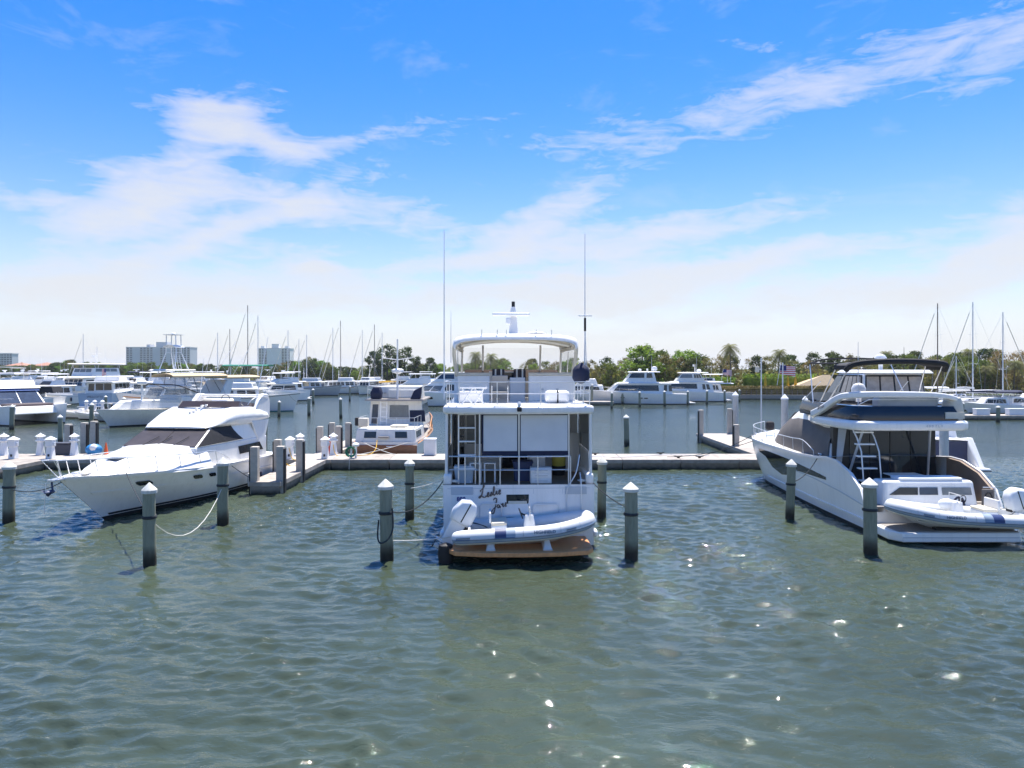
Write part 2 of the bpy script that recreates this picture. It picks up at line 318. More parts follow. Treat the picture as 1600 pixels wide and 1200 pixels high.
class Hull:
    """planing or displacement hull: y0 stern, L length, B beam, sheer(t) height, stem rake, flare; builds topsides, bottom, deck"""
    def __init__(s, par, L, B, sheer, y0=0., rake=1.2, t0=.45, n=2., wl=.3, tr=0., top=None, bot=None, zs=.14, deck=(0.,.0), dm=None, stern=.94, nst=18, fp=1.3, camber=.06, trm=None, rub=None, sw=.9, zb=-.45):
        s.par, s.L, s.B, s.y0, s.rake, s.t0, s.n, s.wl, s.tr, s.stern, s.fp, s.sw = par, L, B, y0, rake, t0, n, wl, tr, stern, fp, sw
        s.S = sheer if callable(sheer) else (lambda t: sheer[0]+(sheer[1]-sheer[0])*t**1.6)
        top = top or W; bot = bot or BOTTOM
        T = [1-(1-i/nst)**1.35 for i in range(nst+1)]; T[-1] = .9985
        def shell(lo, hi, rows, name, m, cap):
            rings = []
            for t in T:
                zz = [lp(lo(t), hi(t), k/rows) for k in range(rows+1)]
                rings.append([s.P(t, z, -1) for z in reversed(zz)] + [s.P(t, z, 1) for z in zz])
            mb = MB().loft(rings, False, False)
            if trm is None or name != 'topsides': mb.f.append(tuple(range(len(rings[0]))))
            return mb.obj(name, m, par)
        s.top = shell(lambda t: zs, s.S, 5, 'topsides', top, True)
        s.bot = shell(lambda t: zb, lambda t: zs, 2, 'hull_bottom', bot, True)
        if trm:
            zz = [lp(zs, s.S(0), k/5) for k in range(6)]
            P = [s.P(0, z, -1) for z in reversed(zz)] + [s.P(0, z, 1) for z in zz]
            MB().loft([P, [(p[0], p[1]+.05, p[2]) for p in P]]).obj('transom', trm, par)
        if deck is not None:
            ts = [deck[0]+(1-deck[0])*t for t in T]; rings = []
            for t in ts:
                b, y, z = s.sh(t); b = max(b-.03, 0.004); z -= deck[1]
                rings.append([(-b, y, z), (-b*.5, y, z+camber*.75), (0, y, z+camber), (b*.5, y, z+camber*.75), (b, y, z)])
            s.deck = MB().loft(rings, False, False).obj('deck', dm or W, par)
        if rub:
            for sd in (-1, 1):
                MB().tube([Vector(s.P(t, s.S(t)*.93, sd)) for t in T], .035, 6).obj('rub_rail', rub, par)
    def half(s, t):
        b = 1-max(0, (t-s.t0)/(1-s.t0))**s.n
        return s.B/2*b*(s.stern+(1-s.stern)*min(1, t/.3))
    def P(s, t, z, sd, off=0.):
        f = z/s.S(t); g = max(0., 1-f)
        w = s.sw-(s.sw-s.wl)*t*t
        hb = s.half(t)*(1-(1-w)*g**s.fp)
        return (sd*(hb+off), s.y0+t*(s.L-s.rake*g)+s.tr*g*(1-t), z)
    def sh(s, t): x, y, z = s.P(t, s.S(t), 1); return x, y, z
    def strip(s, name, m, pts, sd, off=.012):
        """band on the hull side: pts = [(t, z low, z high)]"""
        rings = []
        for t, a, b in pts:
            rings.append([s.P(t, lp(a, b, k/3), sd, off) for k in range(4)] + [s.P(t, lp(b, a, k/3), sd, -.02) for k in range(4)])
        return MB().loft(rings).obj(name, m, s.par)
    def rail(s, t0, t1, h, n, sd, inset=.08, r=.016, mid=False, name='bow_rail', m=None, lean=0., join=None):
        P = []
        for i in range(n+1):
            t = lp(t0, t1, i/n); x, y, z = s.sh(t); P.append(Vector((sd*max(x-inset, .0), y, z)))
        topp = [p+Vector((0, lean, h*min(1, .35+i*.65) if i == 0 else h)) for i, p in enumerate(P)]
        o = MB().tube(spline(topp, 3), r, 6).obj(name, m or SS, s.par)
        if mid: MB().tube(spline([p+Vector((0, lean*.5, h*.5)) for p in P], 3), r*.7, 5).obj('mid_rail', m or SS, o)
        for p, q in zip(P, topp): MB().tube([p-Vector((0,0,.03)), q], r*.85, 5).obj('stanchion', m or SS, o)
        return o
# ================================================================ water
def water_fn(nt, p, rp, mp):
    N = nt.nodes; Lk = nt.links
    g = N.new('ShaderNodeNewGeometry')
    def nz(sc, st, det, rot=0, dist=0.):
        m = N.new('ShaderNodeMapping'); m.inputs['Scale'].default_value = st; m.inputs['Rotation'].default_value = (0, 0, rot); Lk.new(g.outputs['Position'], m.inputs[0])
        n = N.new('ShaderNodeTexNoise'); n.inputs['Scale'].default_value = sc; n.inputs['Detail'].default_value = det; n.inputs['Distortion'].default_value = dist
        n.inputs['Roughness'].default_value = .55; Lk.new(m.outputs[0], n.inputs['Vector']); return n.outputs['Fac']
    def bump(h, st, di, prev=None):
        b = N.new('ShaderNodeBump'); Lk.new(st, b.inputs['Strength']); b.inputs['Distance'].default_value = di
        Lk.new(h, b.inputs['Height'])
        if prev: Lk.new(prev, b.inputs['Normal'])
        return b.outputs[0]
    # where the chop is not modelled wave by wave, the relief stands in for it
    s = N.new('ShaderNodeSeparateXYZ'); Lk.new(g.outputs['Position'], s.inputs[0])
    sh = N.new('ShaderNodeMapRange'); sh.inputs['From Min'].default_value = 34; sh.inputs['From Max'].default_value = 50; sh.inputs['To Min'].default_value = .3; sh.inputs['To Max'].default_value = 1; Lk.new(s.outputs[1], sh.inputs[0])
    def k(v):
        m = N.new('ShaderNodeMath'); m.operation = 'MULTIPLY'; m.inputs[1].default_value = v; Lk.new(sh.outputs[0], m.inputs[0]); return m.outputs[0]
    def k3(v):
        m = N.new('ShaderNodeValue'); m.outputs[0].default_value = .85; return m.outputs[0]
    b1 = bump(nz(.9, (.55, 1, 1), 3, R(12), .4), k(1.), .05)
    b2 = bump(nz(4.6, (.5, 1, 1), 4, R(-8), .8), k(1.), .062, b1)
    b3 = bump(nz(14., (.5, 1, 1), 3, R(15), .5), k3(1.), .015, b2)
    Lk.new(b3, p.inputs['Normal'])
WATER = mat('harbour_water', (.044,.059,.037), .02, var=.25, vscale=.12, spec=.5, ior=1.5, fn=water_fn)
def make_water():
    X0, X1, Y0, Y1 = -36., 36., 7., 50.
    xs = np.linspace(X0, X1, 800); ys = [Y0]
    while ys[-1] < Y1: ys.append(ys[-1]+.036+.075*(ys[-1]-Y0)/(Y1-Y0))
    ys = np.array(ys)*(Y1/ys[-1]); ys[0] = Y0; nx, ny = len(xs), len(ys)
    Xg, Yg = np.meshgrid(xs.astype(np.float32), ys.astype(np.float32)); rng = np.random.default_rng(5); Z = np.zeros_like(Xg)
    patch = np.zeros_like(Xg)
    for i in range(11):
        a, L = rng.normal(R(62), R(38)), rng.uniform(4, 24)
        patch += np.sin((Xg*math.cos(a)+Yg*math.sin(a))*math.tau/L + rng.uniform(0, 6) + 1.3*np.sin((Xg*math.sin(a)-Yg*math.cos(a))*math.tau/(L*2.2)))/3
    patch = np.clip(.88+.5*patch, .18, 1.8)
    for i in range(96):
        L = .2*(1.15/.2)**(rng.random()**1.1)
        a = rng.normal(R(80), R(24)) if i % 4 else rng.normal(R(35), R(30))
        amp = .041*L/math.tau*rng.uniform(.5, 1.25)
        ph = (Xg*math.cos(a)+Yg*math.sin(a))*math.tau/L + rng.uniform(0, 6) + 1.1*np.sin((Xg*math.sin(a)-Yg*math.cos(a))*math.tau/(L*rng.uniform(3, 7)) + rng.uniform(0, 6))
        Z += amp*(np.sin(ph) + .3*np.cos(2*ph))*(patch if L < .8 else 1)
    for i in range(7):                                # low swell and old wakes
        L = rng.uniform(2.2, 6); a = rng.normal(R(60), R(40)); Z += .010*L/math.tau*np.sin((Xg*math.cos(a)+Yg*math.sin(a))*math.tau/L + rng.uniform(0, 6))
    edge = np.minimum.reduce([(Xg-X0)/5, (X1-Xg)/5, (Yg-Y0)/1.5, (Y1-Yg)/12]); Z *= np.clip(edge, 0, 1)
    v = np.stack([Xg, Yg, Z], -1).reshape(-1, 3)
    idx = np.arange(nx*ny).reshape(ny, nx)
    q = np.stack([idx[:-1,:-1], idx[:-1,1:], idx[1:,1:], idx[1:,:-1]], -1).reshape(-1, 4)
    far = 3000.
    ex = np.array([(-far,-60,0),(far,-60,0),(far,Y0,0),(-far,Y0,0), (-far,Y1,0),(far,Y1,0),(far,far,0),(-far,far,0),
                   (-far,Y0,0),(X0,Y0,0),(X0,Y1,0),(-far,Y1,0), (X1,Y0,0),(far,Y0,0),(far,Y1,0),(X1,Y1,0)], float)
    n0 = len(v); v = np.concatenate([v, ex]); q = np.concatenate([q, np.arange(16).reshape(4, 4)+n0])
    me = bpy.data.meshes.new('water'); me.vertices.add(len(v)); me.vertices.foreach_set('co', v.ravel())
    me.loops.add(q.size); me.loops.foreach_set('vertex_index', q.ravel().astype(np.int32))
    me.polygons.add(len(q)); me.polygons.foreach_set('loop_start', np.arange(0, q.size, 4, dtype=np.int32)); me.polygons.foreach_set('loop_total', np.full(len(q), 4, np.int32))
    me.update(); me.validate(); me.shade_smooth(); me.materials.append(WATER)
    o = bpy.data.objects.new('water', me); COL.objects.link(o); tag(o, 'choppy green harbour water', 'water', kind='structure')
make_water()

# ================================================================ land
SHORE = [(-900,560),(-420,430),(-190,345),(-80,296),(-30,268),(2,246),(7,190),(12,152),(26,142),(60,138.5),(110,138.5),(170,132),(420,110),(900,60)]
LAWN = mat('lawn', (.07,.1,.03), .9, var=.35, vscale=.25)
def make_land():
    mb = MB(); far = 3500
    top = [(x, y, .85) for x, y in SHORE]; back = [(x*3.6 if abs(x) > 50 else x*6, far, .9) for x, y in SHORE]
    mb.loft([top, back], False, False)
    tag(mb.obj('ground', LAWN, smooth=0), 'grassy shore behind the marina', 'ground', kind='structure')
    w = MB()
    for (a, b) in zip(SHORE, SHORE[1:]):
        n = Vector((b[1]-a[1], -(b[0]-a[0]), 0)).normalized()*.5
        w.hexa([(a[0]+n.x,a[1]+n.y,-.5),(b[0]+n.x,b[1]+n.y,-.5),(b[0],b[1],-.5),(a[0],a[1],-.5),(a[0]+n.x,a[1]+n.y,.95),(b[0]+n.x,b[1]+n.y,.95),(b[0],b[1],.95),(a[0],a[1],.95)])
    tag(w.obj('seawall', CONCB, smooth=0), 'low concrete seawall along the far shore', 'seawall')
make_land()

# ================================================================ foliage
def leaf_mat(name, c, v=.45):
    def fn(nt, p, rp, mp):
        N = nt.nodes; Lk = nt.links
        g = N.new('ShaderNodeObjectInfo'); geo = N.new('ShaderNodeNewGeometry'); nz = N.new('ShaderNodeTexNoise'); nz.inputs['Scale'].default_value = .7
        Lk.new(geo.outputs['Position'], nz.inputs['Vector'])
        hs = N.new('ShaderNodeHueSaturation')
        a = N.new('ShaderNodeMapRange'); a.inputs['To Min'].default_value = .465; a.inputs['To Max'].default_value = .515; Lk.new(g.outputs['Random'], a.inputs[0]); Lk.new(a.outputs[0], hs.inputs['Hue'])
        b = N.new('ShaderNodeMapRange'); b.inputs['From Min'].default_value = .3; b.inputs['From Max'].default_value = .7; b.inputs['To Min'].default_value = .6; b.inputs['To Max'].default_value = 1.5; Lk.new(nz.outputs['Fac'], b.inputs[0]); Lk.new(b.outputs[0], hs.inputs['Value'])
        Lk.new(rp.outputs[0], hs.inputs['Color']); Lk.new(hs.outputs[0], p.inputs['Base Color'])
        tr = N.new('ShaderNodeBsdfTranslucent'); Lk.new(hs.outputs[0], tr.inputs[0])
        mx = N.new('ShaderNodeMixShader'); mx.inputs[0].default_value = .45
        out = N['Material Output']; Lk.new(p.outputs[0], mx.inputs[1]); Lk.new(tr.outputs[0], mx.inputs[2]); Lk.new(mx.outputs[0], out.inputs[0])
    return mat(name, c, .6, var=v, vscale=1.3, fn=fn, spec=.3)
LEAF_D = leaf_mat('leaf_dark', (.065,.095,.027)); LEAF_G = leaf_mat('leaf_green', (.115,.165,.032)); LEAF_O = leaf_mat('leaf_olive', (.175,.165,.05))
LEAF_B = leaf_mat('leaf_bright', (.16,.26,.03)); PALM = leaf_mat('palm_leaf', (.15,.165,.05)); LEAF_Y = leaf_mat('leaf_dry', (.24,.19,.065))
BARK = mat('bark', (.16,.13,.1), .9, var=.3, bump=.6, bscale=6)
def crown_mesh(name, seed, h, w, m, nclump=78, per=58, leaf=.42, base=.1, open_=0.):
    rng = np.random.default_rng(seed); vs = []; fs = []
    for c in range(nclump):
        a = rng.uniform(0, math.tau); zf = rng.random(); prof = math.sin(math.pi*min(1, .22+zf*.74))**.6
        rr = w*prof*math.sqrt(rng.uniform(.15, 1)); cc = np.array([rr*math.cos(a), rr*math.sin(a), h*(base+(1-base)*zf*.93)])
        cr = rng.uniform(.55, 1.25)*w*.27
        k = int(per*rng.uniform(.6, 1.3)*(1-open_*rng.random()))
        for _ in range(k):
            d = rng.normal(size=3); d /= np.linalg.norm(d); p = cc+d*cr*rng.random()**.4*np.array([1, 1, .72])
            u = rng.normal(size=3); u /= np.linalg.norm(u); n = np.cross(u, d+rng.normal(size=3)*.4); n /= np.linalg.norm(n)+1e-6
            s = leaf*rng.uniform(.5, 1.2); o = len(vs)
            vs += [p-u*s*.5, p+n*s*.3, p+u*s*.5, p-n*s*.3]; fs.append((o, o+1, o+2, o+3))
    me = bpy.data.meshes.new(name); me.from_pydata([tuple(v) for v in vs], [], fs); me.materials.append(m); return me
def trunk_mesh(name, seed, h, w, top=.75):
    rng = random.Random(seed); mb = MB()
    p = [(0,0,-.3)]; x = y = 0
    for i in range(1, 5): x += rng.uniform(-.15,.15); y += rng.uniform(-.15,.15); p.append((x, y, h*top*i/4))
    mb.tube(p, [.028*h*(1-.16*i) for i in range(5)], 7)
    for k in range(7):
        a = rng.uniform(0, 6.28); z = h*rng.uniform(.22, .6); r = w*rng.uniform(.5, .85)
        mb.tube([(0,0,z),(math.cos(a)*r*.5, math.sin(a)*r*.5, z+h*.13),(math.cos(a)*r, math.sin(a)*r, z+h*rng.uniform(.2,.33))], [.012*h,.008*h,.003*h], 5)
    return mb.mesh(name, BARK)
def palm_meshes(seed, h, fl=2.7, nf=30, m=None):
    rng = random.Random(seed); t = MB(); lean = rng.uniform(-.8,.8)
    P = [(lean*(i/6)**2, 0, -.3+(h+.3)*i/6) for i in range(7)]; t.tube(P, [.2-.014*i for i in range(7)], 8)
    top = Vector(P[-1]); c = MB()
    for k in range(nf):
        a = k*2.4+rng.uniform(-.2,.2); up = lp(1.25, -.75, (k/nf)**.8)+rng.uniform(-.12,.12); L = fl*rng.uniform(.8,1.1)
        d = Vector((math.cos(a), math.sin(a), 0)); side = Vector((-math.sin(a), math.cos(a), 0)); pts = []
        for i in range(9):
            s = i/8; pts.append(top+d*L*(s*math.cos(up*.8))+Vector((0,0,L*(s*math.sin(up)-.75*s*s))))
        for i in range(8):
            q0, q1 = pts[i], pts[i+1]; wd = fl*.3*math.sin(math.pi*min(.97, .12+.82*i/7))+.05
            for sg in (-1, 1):
                for e in (0, .5):
                    b = q0.lerp(q1, e); b2 = q0.lerp(q1, e+.32)
                    c.add([b, b2, b2+side*sg*wd+(q1-q0)*.9+Vector((0,0,-wd*.5))], [(0,1,2)])
    cm = bpy.data.meshes.new('fronds'); cm.from_pydata(c.v, [], c.f); cm.materials.append(m or PALM)
    return t.mesh('trunk', BARK), cm
def plant(name, label, cat, x, y, z, tm, cm, s, rz, group=None, cname='crown'):
    o = thing(name, label, cat, (x, y, z), rz, group); o.scale = s
    for n, me in (('trunk', tm), (cname, cm)):
        if me: k = bpy.data.objects.new(n, me); COL.objects.link(k); k.parent = o
    return o
VAR = {}
for k, (m, lf, op) in {'dark': (LEAF_D,.5,.1), 'green': (LEAF_G,.45,.2), 'olive': (LEAF_O,.36,.6), 'bright': (LEAF_B,.45,.15), 'dry': (LEAF_Y,.3,.8)}.items():
    VAR[k] = [(trunk_mesh('trunk', 10+i, 10, 3.4), crown_mesh('crown', 31*i+len(k), 10, 3.5, m, leaf=lf, open_=op)) for i in range(3)]
PALMS = [palm_meshes(i, 8.5) for i in range(3)]
def shore_y(x):
    for (a, b), (c, d) in zip(SHORE, SHORE[1:]):
        if a <= x <= c: return lp(b, d, (x-a)/(c-a))
    return 140
rt = random.Random(21)
desc = {'dark': 'dark evergreen tree', 'green': 'mid green leafy tree', 'olive': 'thin olive-leaved tree with see-through crown', 'bright': 'bright green leafy tree', 'dry': 'sparse dry yellow-brown tree'}
# tree belt behind the right-hand yachts
def top_px(px):      # outline of the belt's top edge in the photograph (row at column)
    return interp([(880,556),(930,556),(985,556),(1003,540),(1028,548),(1045,552),(1070,546),(1100,553),(1140,548),(1180,552),(1230,552),(1300,550),(1400,549),(1455,548),(1500,547),(1560,543),(1620,545),(1800,546)], px)
for rowi, (dd, step) in enumerate(((9, 3.3), (17, 3.6), (27, 4.2))):
    x = 6.
    while x < 150:
        X = x+rt.uniform(-1.2, 1.2); Y = shore_y(X)+dd+rt.uniform(-2.5, 2.5); px = 800+X*F_PX/Y
        H = CAM_H+(HZ-top_px(px))*Y/F_PX-.85
        H *= rt.uniform(.72, 1.0) if rowi < 2 else rt.uniform(.86, 1.04)
        if 1085 < px < 1310 and rowi == 0: x += step; continue
        pal = ['olive','olive','dry','green','dark','olive'] if px > 1090 else ['olive','green','bright','olive','dark']
        if px > 1400: pal = ['dry','olive','dry','olive','green']
        k = rt.choice(pal)
        if rowi == 2 and rt.random() < .5: k = 'dark'
        tm, cm = VAR[k][rt.randrange(3)]; s = H/10; ws = s*rt.uniform(.8, 1.15)
        plant('tree', desc[k]+' in the belt behind the right-hand seawall', 'tree', X, Y, .8, tm, cm, (ws, ws, s), rt.uniform(0, 6.28), k+' trees in the right-hand shore belt')
        if rowi == 0 and px > 1395 and rt.random() < .75:
            t2, c2 = PALMS[rt.randrange(3)]; s = H/11*rt.uniform(.8, 1.08)
            plant('palm_tree', 'cabbage palm with yellowing fronds in the belt behind the sailboats', 'palm tree', X+1.6, Y-1.5, .8, t2, c2, (s*1.2, s*1.2, s), rt.uniform(0, 6.28), 'palms in the right-hand shore belt', 'fronds')
        x += step
for px, py, Y, lab in ((1142,533,150,'tall coconut palm with wind-blown crown standing above the shore hedge'),(1216,542,152,'coconut palm rising behind the flag and clipped hedge'),(1515,541,158,'tall cabbage palm poking above the dry palms behind the sailboat masts'),(742,546,168,'palm with drooping crown seen through the flybridge enclosure'),(765,549,170,'smaller palm beside the palm behind the flybridge enclosure'),(1386,545,160,'dark-topped palm behind the black bimini')):
    tm, cm = PALMS[px % 3]; H = CAM_H+(HZ-py)*Y/F_PX-.85; s = H/9.6
    plant('palm_tree', lab, 'palm tree', at(px, Y), Y, .8, tm, cm, (s*.82, s*.82, s), px*.37, None, 'fronds')
for px, py, Y, k, ws, lab in ((1003,537,151,'bright',1.35,'tall fresh green tree behind the white motor yachts'),(1030,545,153,'green',1.1,'rounded green tree beside the tall fresh green tree'),(1070,545,156,'bright',1.3,'broad bright tree behind the second motor yacht')):
    tm, cm = VAR[k][px % 3]; H = CAM_H+(HZ-py)*Y/F_PX-.85; s = H/10
    plant('tree', lab, 'tree', at(px, Y), Y, .8, tm, cm, (s*ws, s*ws, s), px*.3)
# left-hand shore, farther away
for px, py, Y, k, ws in ((585,548,262,'dark',1.5),(605,538,258,'dark',1.8),(632,541,262,'dark',1.7),(650,556,262,'dark',1.4),(672,558,266,'dark',1.3)):
    tm, cm = VAR[k][px % 3]; H = CAM_H+(HZ-py)*Y/F_PX-.85; s = H/9.8
    plant('tree', 'one of the big dark trees massed behind the anchored trawlers', 'tree', at(px, Y), Y, .8, tm, cm, (s*ws*.62, s*ws*.62, s), px*.3, 'big dark trees behind the trawlers')
def left_top(px): return interp([(-200,566),(0,570),(30,571),(45,566),(70,572),(85,566),(110,562),(130,562),(150,566),(190,566),(230,566),(300,566),(330,569),(400,572),(440,566),(470,562),(490,556),(505,561),(520,573),(560,572),(600,570),(700,566),(760,560)], px)
x = -300.
while x < 4:
    for dd in (6, 14, 24):
        X = x+rt.uniform(-2.5, 2.5); Y = shore_y(X)+dd+rt.uniform(-2, 3); px = 800+X*F_PX/Y
        if px < -260 or px > 790: continue
        H = max(3.5, (CAM_H+(HZ-left_top(px))*Y/F_PX-.85)*rt.uniform(.75, 1.05))
        k = rt.choice(['dark','green','dark','green','olive','bright'] if px < 560 else ['green','bright','olive'])
        tm, cm = VAR[k][rt.randrange(3)]; s = H/10; ws = max(s, .55)*rt.uniform(.95, 1.3)
        plant('tree', desc[k]+' on the distant left-hand shore', 'tree', X, Y, .8, tm, cm, (ws, ws, s), rt.uniform(0, 6.28), k+' trees on the left-hand shore')
    x += 3.3
# ground cover and understorey of the belt: nobody could count it
me = crown_mesh('undergrowth', 77, 1., 1., LEAF_O, 10, 10)
mb = MB(); rng = np.random.default_rng(4)
for i in range(15000):
    X = rng.uniform(6, 150) if i % 2 else rng.uniform(-330, 6); Y = shore_y(X)+rng.uniform(8, 30); z = .8+rng.random()**1.3*(5 if X > 6 else 3.6); s = rng.uniform(.3, .85)*(1 if X > 6 else 1.7)
    u = Vector(rng.normal(size=3)).normalized()*s; v = Vector(rng.normal(size=3)).normalized()*s*.6; c = Vector((X, Y, z))
    mb.add([c-u, c+v, c+u, c-v], [(0,1,2,3)])
bpy.data.meshes.remove(me)
um = bpy.data.meshes.new('undergrowth'); um.from_pydata(mb.v, [], mb.f); um.materials.append(LEAF_O)
uo = bpy.data.objects.new('undergrowth', um); COL.objects.link(uo); tag(uo, 'tangled undergrowth beneath the shore trees', 'undergrowth', kind='stuff')
def hedge(label, x0, x1, y, h, d, m, seed):
    rng = np.random.default_rng(seed); o = thing('hedge', label, 'hedge', ((x0+x1)/2, y, .8)); L = x1-x0
    box('core', m, o, (0, 0, h*.44), (L-.4, d*.7, h*.86), bev=.2)
    mb = MB()
    for i in range(int(L*90)):
        p = Vector((rng.uniform(-L/2, L/2), rng.uniform(-d/2, d/2), rng.uniform(.1, h)))
        if abs(p.y) < d*.38 and p.z < h*.82: p.z = h*rng.uniform(.85, 1.08)
        u = Vector(rng.normal(size=3)).normalized()*.2; v = Vector(rng.normal(size=3)).normalized()*.13
        mb.add([p-u, p+v, p+u, p-v], [(0,1,2,3)])
    k = bpy.data.meshes.new('leaves'); k.from_pydata(mb.v, [], mb.f); k.materials.append(m); ko = bpy.data.objects.new('leaves', k); COL.objects.link(ko); ko.parent = o
hedge('long clipped olive-brown hedge along the seawall walkway', 36, 66, 141.5, 1.7, 1.6, LEAF_O, 1)
hedge('taller bright green hedge behind the clipped hedge, beside the palm', 36.5, 46, 146.5, 3.3, 2.2, LEAF_B, 2)
hedge('bright green hedge behind the yellow umbrellas', 48, 63, 147.5, 3.9, 2.6, LEAF_B, 3)
# closed yellow umbrellas on the lawn, beige tent, walkway fence
for i, px in enumerate((1196, 1231, 1243)):
    Y = 144.5; o = thing('umbrella', ['closed yellow umbrella standing alone by the flag pole','closed yellow umbrella, left one of the pair by the beige tent','closed yellow umbrella, right one of the pair by the beige tent'][0] if i == 0 else 'closed yellow umbrella of the pair near the beige tent', 'umbrella', (at(px, Y), Y, .8), 0, None if i == 0 else 'pair of closed umbrellas')
    tube('pole', ALU, o, [(0,0,0),(0,0,4)], .04); MB().lathe([(.12,1.4),(.3,1.7),(.26,2.6),(.16,3.5),(.03,4)], n=9).obj('canopy', YEL, o)
o = thing('tent', 'beige canvas tent roof sloping behind the clipped hedge', 'tent', (61.5, 145, .8))
MB().add([(-6,-2,1.1),(5,-2,1.1),(5,3,1.1),(-6,3,1.1),(2,0,4.0),(3.4,0,4.0)],[(0,1,5,4),(1,2,5),(2,3,4,5),(3,0,4)]).obj('canopy', TAN, o, smooth=0)
for x, y in ((-5.6,-1.8),(4.8,-1.8),(4.8,2.8),(-5.6,2.8)): tube('pole', ALU, o, [(x,y,0),(x,y,1.1)], .05)
o = thing('fence', 'low post and rope fence along the seawall top', 'fence', (51, 139.4, .9))
for i in range(27): box('post', BARK, o, (-13+i, .15*(i % 2)*.2, .45), (.14,.14,.9))
for z in (.45, .8): tube('rope', BARK, o, [(-13,0,z),(13,0,z)], .03, 5)

# ================================================================ buildings
WALLB = mat('pale_stucco', (.74,.73,.7), .8, var=.06, vscale=.05); WALLG = mat('blue_grey_stucco', (.5,.52,.55), .8, var=.06, vscale=.05)
PINK = mat('pink_stucco', (.6,.42,.35), .85, var=.1, vscale=.05); WINB = mat('window_dark', (.06,.07,.085), .15, var=.3); ROOFT = mat('roof_tile', (.38,.19,.13), .8, var=.15)
SLAB = mat('balcony_slab', (.6,.6,.6), .8, var=.05)
def tower(label, px0, px1, pytop, Y, wall, floors, bays, solid, rz=0., pent=()):
    x0, x1 = at(px0, Y), at(px1, Y); w = x1-x0; H = CAM_H+(HZ-pytop)*Y/F_PX-.8
    o = thing('apartment_tower', label, 'building', ((x0+x1)/2, Y, .8), rz); dp = min(w*.4, 26)
    box('wall', wall, o, (0, dp/2, H/2), (w, dp, H))
    for u0, u1, hh in pent: box('penthouse', wall, o, (lp(-w/2, w/2, (u0+u1)/2), dp*.4, H+hh/2-.01), (w*(u1-u0), dp*.5, hh))
    fh = H/floors; bw = w/bays; wm = MB().box((0,0,0), (bw*.6, .5, fh*.5)).mesh('window', WINB, 0); sm = MB().box((0,0,0), (bw*.96, 1.4, .25)).mesh('balcony', SLAB, 0)
    for b in range(bays):
        if b in solid: continue
        for f in range(floors):
            k = bpy.data.objects.new('window', wm); COL.objects.link(k); k.parent = o; k.location = (-w/2+bw*(b+.5), -.1, fh*(f+.55))
            if b % 2 == 0: k = bpy.data.objects.new('balcony', sm); COL.objects.link(k); k.parent = o; k.location = (-w/2+bw*(b+.5), -.6, fh*(f+.14))
    box('parapet', SLAB, o, (0, dp/2, H+.5), (w+.8, dp+.8, 1.0))
tower('wide blue-grey apartment tower behind the fishing tower', 197, 297, 543, 1150, WALLG, 13, 19, (2,3,8,9,12), 0, ((.3,.36,5),(.45,.62,9),(.78,.82,4)))
tower('pale apartment tower with balcony columns at both ends', 404, 453, 545, 1000, WALLB, 15, 11, (3,4,5,6,7), 0, ((.05,.16,4),(.4,.62,7),(.82,.93,4)))
tower('grey apartment block beyond the left-hand trees', -16, 19, 553, 900, WALLG, 8, 8, (1,), 0)
def low_house(label, px0, px1, pyt, Y, wall):
    x0, x1 = at(px0, Y), at(px1, Y); w = x1-x0; H = CAM_H+(HZ-pyt)*Y/F_PX-.8; d = 16
    o = thing('house', label, 'house', ((x0+x1)/2, Y, .8)); box('wall', wall, o, (0, d/2, H*.37), (w, d, H*.74))
    MB().add([(-w/2-1,-1,H*.74),(w/2+1,-1,H*.74),(w/2+1,d+1,H*.74),(-w/2-1,d+1,H*.74),(-w/2+d*.4,d/2,H),(w/2-d*.4,d/2,H)],[(0,1,5,4),(1,2,5),(2,3,4,5),(3,0,4)]).obj('roof', ROOFT, o, smooth=0)
    n = max(3, int(w/4)); wm = MB().box((0,0,0), (1.4,.3,1.6)).mesh('window', WINB, 0)
    for i in range(n):
        for z in (H*.2, H*.52): k = bpy.data.objects.new('window', wm); COL.objects.link(k); k.parent = o; k.location = (-w/2+w*(i+.5)/n, -.05, z)
low_house('low pink house with tiled roof beside the grey block', 10, 34, 566, 520, PINK)
low_house('long pink house with tiled roof beyond the left-hand trees', 50, 76, 566, 540, PINK)

# ================================================================ docks
DZ = .62
def dock(label, x0, x1, y0, y1, along='x', z=DZ, seg=3.6, name='dock'):
    o = thing(name, label, 'dock', ((x0+x1)/2, (y0+y1)/2, 0)); w, d = x1-x0, y1-y0
    L = w if along == 'x' else d; n = max(1, round(L/seg)); s = L/n
    bm = MB().box((0,0,z-.12), (s-.025, d, .24) if along == 'x' else (w, s-.025, .24)).mesh('slab', CONC, 0)
    cm = MB().box((0,0,z-.62), (s-.06, d-.2, .74) if along == 'x' else (w-.2, s-.06, .74)).mesh('beam', CONCB, 0)
    for i in range(n):
        p = -L/2+s*(i+.5)
        for nm, me in (('slab', bm), ('beam', cm)):
            k = bpy.data.objects.new(nm, me); COL.objects.link(k); k.parent = o; k.location = (p, 0, 0) if along == 'x' else (0, p, 0)
            if nm == 'slab':
                b = k.modifiers.new('bevel', 'BEVEL'); b.width = .015
    return o
dock('long concrete main dock crossing behind the three moored yachts', -36, 21, 43.3, 46.2)
dock('concrete finger pier beside the left flybridge cruiser', -12.9, -11.35, 34.8, 43.28, 'y')
dock('concrete finger pier at the far left with white pedestals', -31.5, -28.4, 36, 43.28, 'y')
dock('finger pier on the far side of the dock beside the wooden-transom trawler', -12.9, -11.5, 46.22, 56, 'y')
dock('concrete finger pier on the far side behind the right yacht bow', 15.7, 18.7, 46.22, 60.6, 'y')
dock('floating dock with white boxes below the sailboats', 52, 90, 84.5, 87, 'x', .55)
